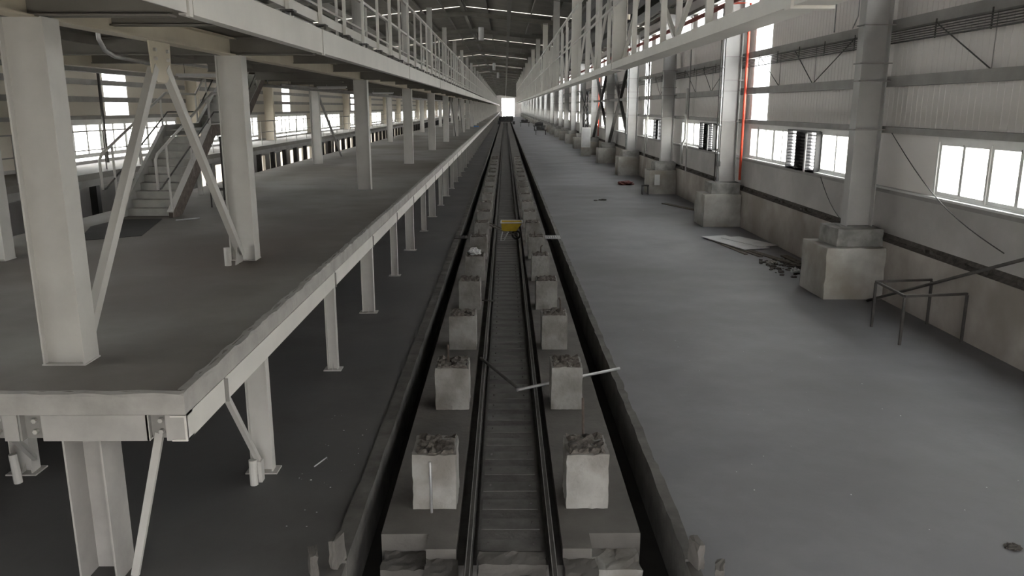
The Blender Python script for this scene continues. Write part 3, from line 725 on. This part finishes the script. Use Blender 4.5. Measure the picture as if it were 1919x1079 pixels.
# upper columns
g3 = 'upper columns between deck and roof'
for i, y in enumerate(ys_):
    lab = ('upper column above the near left corner column, out of view' if i == 0 else f'{nth(i)} upper grey column behind the deck railing, under the roof' if i < 7 else 'distant upper grey column behind the deck railing')
    if i == 0: continue
    if i == 1: tu = pcol(XC, y, lab, g3, 6.33, zroof(XC)-.5, .34, .30)
    else: dup(tu, (XC, y, 6.33), label=lab)
# inverted V brace
br = thing('v_brace', (XC+.05, 11.65, ZP), 'inverted V brace between the two nearest platform columns', 'bracing')
part('gusset', MB().prism([(11.32,ZD-.005),(12.02,ZD-.005),(12.0,ZD-.42),(11.8,ZD-.56),(11.5,ZD-.56),(11.36,ZD-.42)], 'x', XC+.04, XC+.06), 'beige', br)
def angle(p, q, lx=.13): 
    m = MB(); m.bar(p, q, lx, .012); p2 = Vector(p)+Vector((lx/2,0,0)); q2 = Vector(q)+Vector((lx/2,0,0)); m.bar(tuple(p2), tuple(q2), .012, lx); return m
part('brace', angle((XC+.0,11.50,ZD-.35),(XC+.0,8.95,ZP+.15)), 'paint', br)
part('brace', angle((XC+.0,11.86,ZD-.35),(XC+.0,14.5,ZP+.15)), 'paint', br)
for yy in (11.46,11.88):
    for zz in (.12,.24): part('bolt', MB().tube([(XC+.06,yy,ZD-zz),(XC+.095,yy,ZD-zz)], .028, 6), 'paint', br)
part('foot_gusset', MB().prism([(14.62,ZP),(14.2,ZP),(14.35,ZP+.32),(14.62,ZP+.36)], 'x', XC-.005, XC+.01), 'paint', br)
solid('steel_stub', MB().tube([(XC-.12,14.18,ZP),(XC-.12,14.18,ZP+.33)], .06, 12), 'paint', 'short steel stub at the foot of the second platform column', 'stub')
for i, y0 in ((2, LY[4]), (3, LY[5])):
    t = thing('v_brace', (XC, y0, ZP), ['nearer','farther'][i-2]+' slanting brace among the middle platform columns', 'bracing')
    part('brace', MB().bar((XC,y0+.4,ZP+.05),(XC,y0+B/2-.2,ZD),.1,.12), 'girt', t); part('brace', MB().bar((XC,y0+B-.4,ZP+.05),(XC,y0+B/2+.2,ZD),.1,.12), 'girt', t)
t = thing('v_brace', (-9.6, LY[2]+4, ZP), 'slanting brace beside the second rear row column', 'bracing')
part('brace', MB().bar((-9.6,LY[2]+.4,ZD),(-9.6,LY[2]+6,ZP+.05),.1,.12), 'girt', t)
# ================================================================ upper deck
XF = -3.25; ZF0, ZF1 = 5.94, 6.35
ud = thing('upper_deck', (-6.6, 8.2, ZD), 'long grey upper deck with pale fascia carried on columns over the platform', 'deck')
b = MB().box(-8.4, XF-.06, 6.5, YE-1, 6.22, 6.33).box(-10.2, -8.4, 6.5, 21.5, 6.22, 6.33).box(-10.2, -8.4, 29.6, YE-1, 6.22, 6.33)
part('deck_plate', b, 'under', ud)
LJ = [LY[0]-B+6.9-.68] + LY
LJ = [8.62]+LY
for i in range(len(LJ)-1):
    a, e = LJ[i]+.10, LJ[i+1]-.10
    q = MB().box(XF-.02, XF, a, e, ZF0, ZF1).box(XF-.16, XF-.02, a, e, ZF0, ZF0+.02).box(XF-.16, XF-.02, a, e, ZF1-.02, ZF1)
    part('fascia_panel', q, 'fascia', ud)
    y = LJ[i]
    part('joint_plate', MB().box(XF-.05,XF-.03,y-.12,y+.12,ZF0+.02,ZF1-.02), 'darksteel', ud); part('joint_stiffener', MB().box(XF-.03,XF+.01,y-.04,y+.05,ZF0-.03,ZF1), 'fascia', ud)
part('fascia_panel', MB().box(XF-.02, XF, 6.5, 8.53, ZF0, ZF1), 'fascia', ud)
for x, nm in ((XC,'girder'),(-9.6,'girder')):
    part(nm, MB().ibeam((x,6.5,ZD+.15),(x,YE-2,ZD+.15),.26,.30), 'beige', ud)
for i, y in enumerate(ys_):
    if i < 20: part('cross_beam', MB().ibeam((XF-.18,y,ZD+.16),(-8.5 if 21 < y < 30 else -10.2,y,ZD+.16),.2,.30), 'under', ud)
for k in range(0, 24):
    for f_ in (1/3, 2/3):
        y = LY[0]-B+B*k+B*f_
        if y > 7: part('cross_beam', MB().ibeam((XF-.18,y,ZD+.2),(-8.5 if 21 < y < 30 else -10.2,y,ZD+.2),.14,.22), 'under', ud)
part('edge_girder', MB().ibeam((-10.25,6.5,ZD+.12),(-10.25,YE-2,ZD+.12),.2,.36), 'girt', ud)
part('joist', MB().box(-7.3,-7.22,6.5,YE-2,6.08,6.22), 'under', ud)
# tube lights & conduits under deck
for i, (x, y) in enumerate(((-6.6,10.4),(-7.6,20.5),(-7.0,33.0),(-6.9,46.0))):
    t = thing('tube_light', (x, y, 5.75), f'{nth(i)} unlit tube light hanging under the upper deck', 'lamp', 'tube lights under the deck')
    part('housing', MB().box(x-.6,x+.6,y-.05,y+.05,5.76,5.82), 'lamp', t); part('tube', MB().tube([(x-.56,y,5.74),(x+.56,y,5.74)], .016, 8), 'pvc', t)
    for s_ in (-.4,.4): part('hanger', MB().tube([(x+s_,y,5.82),(x+s_,y,6.22)], .006, 5), 'darksteel', t)
solid('conduit', MB().tube([(-5.2,10.6,6.2),(-5.2,10.62,5.85),(-5.2,10.75,5.72),(-5.2,11.0,5.66),(-5.2,12.2,5.62)], .03, 8), 'silver', 'thin galvanised conduit under the deck beside the V brace', 'pipe', smooth=True)
for i, (x, z) in enumerate(((-8.2,5.80),(-9.0,5.80))):
    t = thing('service_pipe', (x, 30, z), ['long pipe under the upper deck nearer the track','long pipe under the upper deck farther from the track'][i], 'pipe')
    part('run', MB().tube([(x,30,z),(x,150,z)], .05, 8), 'girt', t, smooth=True)
    for q in range(18): part('hanger', MB().box(x-.01,x+.01,31+6.55*q,31.05+6.55*q,z+.045,6.22), 'girt', t)
# ---- railing on the upper deck
rl = thing('deck_railing', (XF-.03, 8.6, ZF1), 'tall grey railing with toe board along the edge of the upper deck', 'railing')
pm = MB().box(-.03,.03,-.04,.04,.08,2.0).mesh('post','fascia')
bk = MB().box(-.09,.10,-.12,.12,.06,.085).box(-.07,-.02,-.10,.10,0,.06).box(.05,.09,-.02,.02,0,.06).mesh('bracket','darksteel')
i = 0; y = 14.8-B/6*3
while y < YE-3:
    o = link('post', pm, rl, (0, y-8.6, 0))
    if y < 120: link('bracket', bk, o, (0,0,0))
    if (i % 6) == 1 and y < 200: link('post', pm, rl, (0, y-8.6+.22, 0))
    y += B/6; i += 1
part('toe_board', MB().box(XF-.085,XF-.073,9,YE-3,6.475,6.64), 'fascia', rl)
part('mid_rail', MB().box(XF-.12,XF-.05,9,YE-3,7.35,7.41), 'fascia', rl)
part('top_rail', MB().box(XF-.13,XF-.04,9,YE-3,8.33,8.40), 'fascia', rl)
rd = thing('back_railing', (-4.2, 12, 6.33), 'second grey rail behind the upper deck railing', 'railing')
part('rail', MB().box(-4.25,-4.19,12,YE-3,8.0,8.06), 'fascia', rd); part('rail', MB().box(-4.25,-4.19,12,YE-3,7.2,7.25), 'fascia', rd)
for k in range(30): part('post', MB().box(-4.25,-4.19,12.1+B/3*k,12.16+B/3*k,6.33,8.0), 'fascia', rd)
# ================================================================ staircase
XS0, XS1 = -10.04, -8.70
st = thing('staircase', (-9.37, 20.8, ZP), 'grey steel staircase rising from the platform to the upper deck', 'stairs')
y0, y1, z0, z1 = 20.8, 24.0, ZP, 4.36
y2, y3, z3 = 26.5, 29.5, 6.33
def stringer(x, m):
    d = .15
    pts = [(y0-.1,z0),(y0+.35,z0),(y1+.1,z1-.2),(y2+.12,z1-.2),(y3+.02,z3-.40),(y3+.02,z3-.14),(y3-.05,z3-.14),(y2-.1,z1+.14),(y1-.2,z1+.14),(y0-.25,z0+.14),(y0-.25,z0)]
    return MB().prism(pts, 'x', x-.05, x+.05)
part('stringer', stringer(XS0, 0), 'stair', st); part('stringer', stringer(XS1, 0), 'rust', st)  # right stringer set dark brown, with a pale flange on top
for (ya_, za_), (yb_, zb_) in (((y0-.25,z0+.15),(y1-.2,z1+.15)),((y1-.2,z1+.15),(y2-.1,z1+.15)),((y2-.1,z1+.15),(y3-.05,z3-.13))):
    part('stringer_flange', MB().bar((XS1-.02,ya_,za_),(XS1-.02,yb_,zb_),.16,.02), 'paint', st)
n = 11
for i in range(1, n):
    yy = y0+(y1-y0)*i/n; zz = z0+(z1-z0)*i/n
    part('tread', MB().box(XS0+.05,XS1-.05,yy-.16,yy+.16,zz-.04,zz).box(XS0+.05,XS1-.05,yy-.14,yy-.13,zz-.20,zz-.04), 'tread', st)
n = 10
for i in range(1, n):
    yy = y2+(y3-y2)*i/n; zz = z1+(z3-z1)*i/n
    part('tread', MB().box(XS0+.05,XS1-.05,yy-.16,yy+.16,zz-.04,zz).box(XS0+.05,XS1-.05,yy-.14,yy-.13,zz-.20,zz-.04), 'tread', st)
part('landing', MB().box(XS0+.03,XS1-.03,y1-.15,y2+.1,z1-.04,z1), 'tread', st)
sl1 = (z1-z0)/(y1-y0); sl2 = (z3-z1)/(y3-y2)
for x in (XS0-.02, XS1+.02):
    P = []
    def rail_at(h): return [(x,19.9,z0+h-.28),(x,y0,z0+h),(x,y1,z1+h),(x,y2,z1+h),(x,y3,z3+h)]
    top = [(x,19.95,3.05),(x,19.9,3.15),(x,19.9,3.78),(x,20.0,3.88)]+[(x,y1,z1+1.0),(x,y2,z1+1.0),(x,y3,z3+.6)]
    # top rail follows the flight
    top = [(x,19.9,3.0),(x,19.9,3.80),(x,20.02,3.90),(x,20.75,3.92+.0),(x,y1,z1+1.55*.65+.05),(x,y2,z1+1.05),(x,y3,z3+1.0)]
    part('handrail', MB().tube([(x,19.9,2.98),(x,19.9,3.72),(x,20.05,3.86),(x,y1+.2,z1+1.05),(x,y2,z1+1.05),(x,y3,z3+.9)], .036, 8), 'paint', st, smooth=True)
    part('mid_rail', MB().tube([(x,19.9,2.98),(x,20.1,3.0),(x,y1+.2,z1+.5),(x,y2,z1+.5),(x,y3,z3+.4)], .022, 8), 'darksteel', st, smooth=True)
    for yy in (20.6, 22.2, 23.8):
        f_ = (yy-y0)/(y1-y0); zb = z0+max(0,f_)*(z1-z0)
        ft_ = (yy-20.05)/(y1+.2-20.05); part('baluster', MB().tube([(x,yy,zb-.0),(x,yy,3.86+ft_*(z1+1.05-3.86))], .032, 8), 'paint', st)
    for yy in (25.2, 26.5): part('baluster', MB().tube([(x,yy,z1-.1),(x,yy,z1+1.05)], .032, 8), 'paint', st)
    for yy in (27.5, 28.6):
        f_ = (yy-y2)/(y3-y2); part('baluster', MB().tube([(x,yy,z1+f_*(z3-z1)-.05),(x,yy,z1+1.05+f_*(z3+.9-z1-1.05))], .032, 8), 'paint', st)
for x in (XS0, XS1): part('leg', MB().bar((x,26.2,ZP),(x,26.2,z1-.2),.12,.12), 'stair', st)
part('leg_tie', MB().bar((XS1+.0,24.6,ZP),(XS1,24.6,z1-.22),.05,.05), 'darksteel', st)
# flat dark patch on the platform in front of stairs and a stool
solid('dark_patch', MB().prism([(-8.85,20.35),(-8.15,17.6),(-9.2,16.9),(-10.0,19.0),(-9.9,20.2)][::-1], 'z', ZP+.002, ZP+.012), 'channel', 'flat dark patch on the platform at the foot of the stairs', 'sheet')
rod([(-8.35,20.0,ZP+.02),(-7.9,20.4,ZP+.02)], .02, 'short pale bar lying on the platform beside the dark patch', 'silver', 'bar', 'loose_bar')
tb = thing('small_table', (-8.2, 23.0, ZP), 'small dark table frame standing behind the staircase foot', 'table')
for dx in (-.25,.25):
    for dy in (-.2,.2): part('leg', MB().bar((-8.2+dx,23+dy,ZP),(-8.2+dx,23+dy,ZP+.5),.03,.03), 'darksteel', tb)
part('top_frame', MB().bar((-8.45,22.8,ZP+.5),(-7.95,22.8,ZP+.5),.03,.03).bar((-8.45,23.2,ZP+.5),(-7.95,23.2,ZP+.5),.03,.03).bar((-8.45,22.8,ZP+.5),(-8.45,23.2,ZP+.5),.03,.03).bar((-7.95,22.8,ZP+.5),(-7.95,23.2,ZP+.5),.03,.03), 'darksteel', tb)
solid('blue_scrap', MB().rough(-4.6,-3.9,118,119.2,ZP,ZP+.12,3,3,2,.05,rr), 'blue', 'tiny blue bundle far down on the platform edge', 'bundle')
# ================================================================ second platform and left wall
Z2 = 2.86; X2 = -13.7
p2 = thing('rear_platform', (-15, 10, 0), 'second raised platform along the left wall on dark posts', 'platform')
part('slab', MB().box(XL+.01, X2, 4, YE-1, Z2-.2, Z2), 'platfloor', p2)
part('edge_beam', MB().box(X2-.1, X2+.01, 4, YE-1, Z2-.42, Z2-.2), 'girt', p2)
pm2 = MB().box(-.12,.12,-.12,.12,0,Z2-.42).mesh('post','black')
y = 6.0
while y < 320: link('post', pm2, p2, (X2-.2+15, y-10, 0)); y += 2.62
ry = thing('rear_railing', (-14.1, 10, Z2), 'thin grey railing on the second platform before the left windows', 'railing')
part('top_rail', MB().tube([(-14.1,10,Z2+1.35),(-14.1,300,Z2+1.35)], .025, 6), 'girt', ry); part('mid_rail', MB().tube([(-14.1,10,Z2+.72),(-14.1,300,Z2+.72)], .02, 6), 'girt', ry)
pm3 = MB().tube([(0,0,0),(0,0,1.35)], .025, 6).mesh('post','girt')
for k in range(110): link('post', pm3, ry, (0, 2.62*k, 0))
wl = struct('wall_left')
part('masonry', slab(XL-.25, XL, YS, YE, 1.85, ZS-.02), 'plaster', wl)
part('masonry', slab(XL-.25, XL, YS, 40, .8, 1.85), 'plaster', wl)
part('masonry', slab(XL-.25, XL, YS, YE, 0, .8), 'plaster', wl)
b = MB()
y = 41.0
while y < YE-3: b.box(XL-.25, XL, y, y+1.1, .8, 1.85); y += 2.62
part('pier', b, 'plaster', wl, kind='stuff')
part('dimming_sheet', slab(XL-.2, XL-.18, 40, YE, .8, 1.85), 'roofsheet', wl)  # translucent sheet added across the wall openings to dim the daylight
c = MB(); yprev = YS
c.box(XL-.06, XL, YS, -3.2, ZS-.02, ZH+.32); yprev = 13.0
for k in range(1, len(LY)-1):
    a, e = LY[k]+1.2, LY[k]+11.9
    c.box(XL-.06, XL, yprev, a, ZS-.02, ZH+.32); yprev = e
c.box(XL-.06, XL, yprev, YE, ZS-.02, ZH+.32)
part('pier_sheet', c, 'cladl', wl)
b = MB(); c = MB(); prev = YS
for s_ in [34.0-26.2]+[34.0+26.2*k for k in range(16)]:
    b.box(XL-.03, XL, prev, s_-1, ZH+.32, 8.9); c.box(XL-.02, XL, s_-1, s_+1, ZH+.32, 8.9); prev = s_+1
b.box(XL-.03, XL, prev, YE, ZH+.32, 8.9); b.box(XL-.03, XL, YS, YE, 9.8, zroof(XL)+.1)
y = YS
while y < YE-4:
    b.box(XL-.03, XL, y, y+1.2, 8.9, 9.8); c.box(XL-.02, XL, y+1.2, y+4, 8.9, 9.8); y += 4.0
part('cladding_panel', b, 'cladl', wl); part('daylight_panel', c, 'sheet', wl)
for z0_, z1_ in ((4.54,4.68),(5.2,5.4),(5.85,6.05),(6.6,6.8),(8.3,8.5)):
    part('girt', MB().box(XL+.02, XL+.2, YS, YE, z0_, z1_), 'girt', wl)
nwin += 1; w_added = sash_window(f'window_{nwin}', XL, -3.2, 13.0, -1, None, False); w_added.location.z += .2  # out-of-view window, added to light the surfaces that face left
for k in range(0, 34):
    nwin += 1
    if k == 0: nwin -= 1; continue
    if k == 1: lw = sash_window(f'window_{nwin}', XL, LY[1]+1.2, LY[1]+11.9, -1, None, False); lw.location.z += .2; ly = lw.location.y
    else: c = dup(lw, (XL, ly+B*(k-1), ZS+.1)); c.name = f'window_{nwin}'
for i, y in enumerate(LY):
    lab = (f'{nth(i)} pale column against the left wall, counted from the camera' if i < 6 else 'distant pale column against the left wall')
    if i == 0: tc_ = pcol(XL+.5, y, lab, 'columns against the left wall', Z2, zroof(XL+.5)-.55, .6, .3, 'cream')
    else: dup(tc_, (XL+.5, y, Z2), label=lab)
bm2 = thing('rear_beam', (X2, 6, 6.55), 'long grey beam crossing before the left wall above the rear platform', 'beam')
part('beam', MB().ibeam((X2,6,6.7),(X2,YE-2,6.7),.2,.3), 'girt', bm2)
for k, y in enumerate(LY[:20]): part('tie', MB().ibeam((X2,y+.5,6.72),(XL+.3,y+.5,6.72),.12,.2), 'girt', bm2)
# ================================================================ roof
rf = struct('ceiling')
def roof_quad(x0, x1, y0, y1):
    b = MB(); t = .06
    b.v = [(x0,y0,zroof(x0)),(x1,y0,zroof(x1)),(x1,y1,zroof(x1)),(x0,y1,zroof(x0)),(x0,y0,zroof(x0)+t),(x1,y0,zroof(x1)+t),(x1,y1,zroof(x1)+t),(x0,y1,zroof(x0)+t)]
    b.f = [(0,3,2,1),(4,5,6,7),(0,1,5,4),(1,2,6,5),(2,3,7,6),(3,0,4,7)]; return b
prev = YS
for s_ in strips:
    for xa, xb in ((XL-.3, XR), (XR, XW+.3)):
        part('roof_sheet', roof_quad(xa, xb, prev, s_+.3), 'roof', rf)
        part('daylight_sheet', roof_quad(xa, xb, s_+.3, s_+.62), 'roofsheet', rf)
    prev = s_+.62
for xa, xb in ((XL-.3, XR), (XR, XW+.3)): part('roof_sheet', roof_quad(xa, xb, prev, YE), 'roof', rf)
x = XL+1
while x < XW:
    part('purlin', MB().box(x-.04, x+.04, YS, YE, zroof(x)-.15, zroof(x)-.02), 'roofsteel', rf) ; x += 1.55
part('ridge_purlin', MB().box(XR-.12, XR+.12, YS, YE, ZR-.24, ZR-.02), 'roofsteel', rf)
ry_all = RY
for y in ry_all:
    d = .32
    b = MB().ibeam((XL+.3,y,zroof(XL+.3)-.16-d/2),(XR,y,ZR-.16-d/2),.22,d).ibeam((XR,y,ZR-.16-d/2),(XW-.4,y,zroof(XW-.4)-.16-d/2),.22,d)
    part('rafter', b, 'roofsteel', rf)
solid('roof_service_beam', MB().box(.12,.38,20,YE-2,10.75,10.95), 'roofsteel', 'long dark service beam hanging under the roof above the track', 'beam')
for i, y in enumerate((66, 118, 150)):
    solid('ridge_lamp', MB().tube([(-1.9+.3*i,y,10.2),(-1.9+.3*i,y,10.5),(-1.9+.3*i,y,11.2)], .22, 12), 'lamp', ['nearest lamp hanging near the ridge over the track','middle lamp hanging near the ridge over the track','farthest lamp hanging near the ridge over the track'][i], 'lamp')
# ================================================================ far gable
gn = struct('wall_near')  # unseen wall; its opening is sized to set the light on camera-facing faces
part('gable_sheet', MB().box(XL-.3, -2.0, YS-.1, YS, 0, 12.2).box(5.3, XW+.3, YS-.1, YS, 0, 12.2).box(-2.0, 5.3, YS-.1, YS, 2.7, 12.2), 'clad', gn)
gb = struct('wall_far')
DX0, DX1, DZ = -2.0, 5.3, 10.0
part('gable_sheet', MB().box(XL-.3, DX0, YE, YE+.1, 0, 12.2).box(DX1, XW+.3, YE, YE+.1, 0, 12.2).box(DX0, DX1, YE, YE+.1, DZ, 12.2), 'clad', gb)
dr = struct('door_1', MB().box(DX0-.2,DX0,YE-.15,YE,0,DZ+.2).box(DX1,DX1+.2,YE-.15,YE,0,DZ+.2).box(DX0,DX1,YE-.15,YE,DZ,DZ+.2), 'girt')
solid('site_cabin', MB().prism([(5.5,0),(8.3,0),(8.3,6.2),(6.9,6.8),(5.5,6.2)], 'y', 440, 446), 'clad', 'pale sheeted cabin wall at the far right end of the hall', 'cabin')
# dark rail wagon and clutter far away
wg = thing('rail_wagon', (.3, 245, -.0), 'dark loaded rail wagon far down the track before the bright doorway', 'wagon')
part('bed', MB().box(-1.6,2.2,242,249,.7,1.0), 'darksteel', wg)
part('load', MB().rough(-1.9,2.5,242.4,248.6,1.0,2.3,8,8,3,.12,rr,.3), 'black', wg)
for yy in (243.5, 247.5):
    for x in (-.43, .54): part('wheel', MB().tube([(x-.06,yy,.36),(x+.06,yy,.36)], .35, 16), 'rust', wg)
part('apron', MB().box(-2.2,-1.6,242,249,0,.9), 'black', wg); part('apron', MB().box(2.2,2.9,242,249,0,.9), 'black', wg)
part('post', MB().bar((-1.0,245,2.0),(-1.0,245,3.5),.14,.14), 'darksteel', wg); part('post', MB().bar((1.4,245,2.0),(1.4,245,3.2),.14,.14).bar((1.1,245,3.2),(1.8,245,3.2),.14,.14), 'darksteel', wg)
def trolley(x, y, s_, label):
    t = thing('work_trolley', (x, y, 0), label, 'trolley')
    part('top', MB().box(x-1.1*s_,x+1.1*s_,y-.6,y+.6,.8*s_,.95*s_), 'darksteel', t)
    for dx in (-.9,.9):
        for dy in (-.45,.45): part('leg', MB().bar((x+dx*s_,y+dy,0),(x+dx*s_,y+dy,.8*s_),.1,.1), 'darksteel', t)
    part('load', MB().rough(x-.8*s_,x+.7*s_,y-.4,y+.4,.95*s_,1.5*s_,4,3,3,.08,rr,.25), 'black', t)
trolley(6.6, 150, 1.0, 'dark work trolley on the far right floor, nearest of three')
trolley(7.4, 175, 1.2, 'dark work trolley on the far right floor, middle of three')
trolley(5.2, 215, 1.2, 'dark work trolley on the far right floor, farthest of three')
# equipment near the columns mid right
hb = thing('electric_cabinet', (8.4, 84.2, 0), 'pale electric cabinet on a low base before a right wall footing', 'cabinet')
part('body', MB().box(8.0,8.9,84.0,84.6,.9,2.95), 'pvc', hb); part('base', MB().box(7.95,8.95,83.95,84.65,0,.9), 'ped', hb); part('door', MB().box(8.05,8.85,83.97,84.0,1.0,2.85), 'board', hb)
cb = thing('cable_bundle', (8.4, 84.3, 2.95), 'dark bundle of cables rising from the pale electric cabinet', 'cables')
for k in range(6):
    pts = [(8.15+.10*k, 84.3, 2.95)] + [(8.2+.10*k+rr.uniform(-.25,.25), 84.3+rr.uniform(-.15,.15), 3.4+q*.8) for q in range(5)]
    part('cable', MB().tube(pts, .045, 6), 'black', cb, smooth=True)
solid('wall_socket_board', MB().box(8.75,9.05,46.5,46.56,.55,1.15), 'alu', 'pale board fixed beside the third right footing', 'board')
bs = thing('small_bench', (8.15, 46.6, 0), 'low dark bench beside the third right footing', 'bench')
part('top', MB().box(8.0,8.4,46.3,46.7,.5,.55), 'black', bs)
for dx in (-.12,.22):
    for dy in (-.25,.05): part('leg', MB().bar((8.15+dx,46.6+dy,0),(8.15+dx,46.6+dy,.5),.03,.03), 'black', bs)
crumpled(8.0, 52.5, 0, .5,.4,.18, 51, 'dkred', 'dull red heap on the floor before the fourth right footing', 'heap', 'red_heap')

for i, (x, y, h, a) in enumerate(((-2.10,7.75,.28,.3),(-1.88,7.95,.34,-.25),(2.12,7.9,.30,.25),(2.3,7.6,.22,-.3))):
    o = solid('curb_plate', MB().rough(-.05,.05,-.12,.12,0,h,3,3,4,.012,rr), 'strip', ['broken upright plate at the bottom edge, outermost on the left','broken upright plate beside the near end of the left drain','broken upright plate beside the near end of the right drain','broken upright plate at the bottom edge, outermost on the right'][i], 'plate')
    o.location = (x, y, 0.03 if abs(x) < 2.2 else 0); o.rotation_euler.z = a
solid('drain_pipe', MB().tube([(XL+.35,32.0,Z2),(XL+.35,32.0,8.5)], .06, 8), 'darksteel', 'thin dark pipe standing before the left daylight strip', 'pipe', smooth=True)
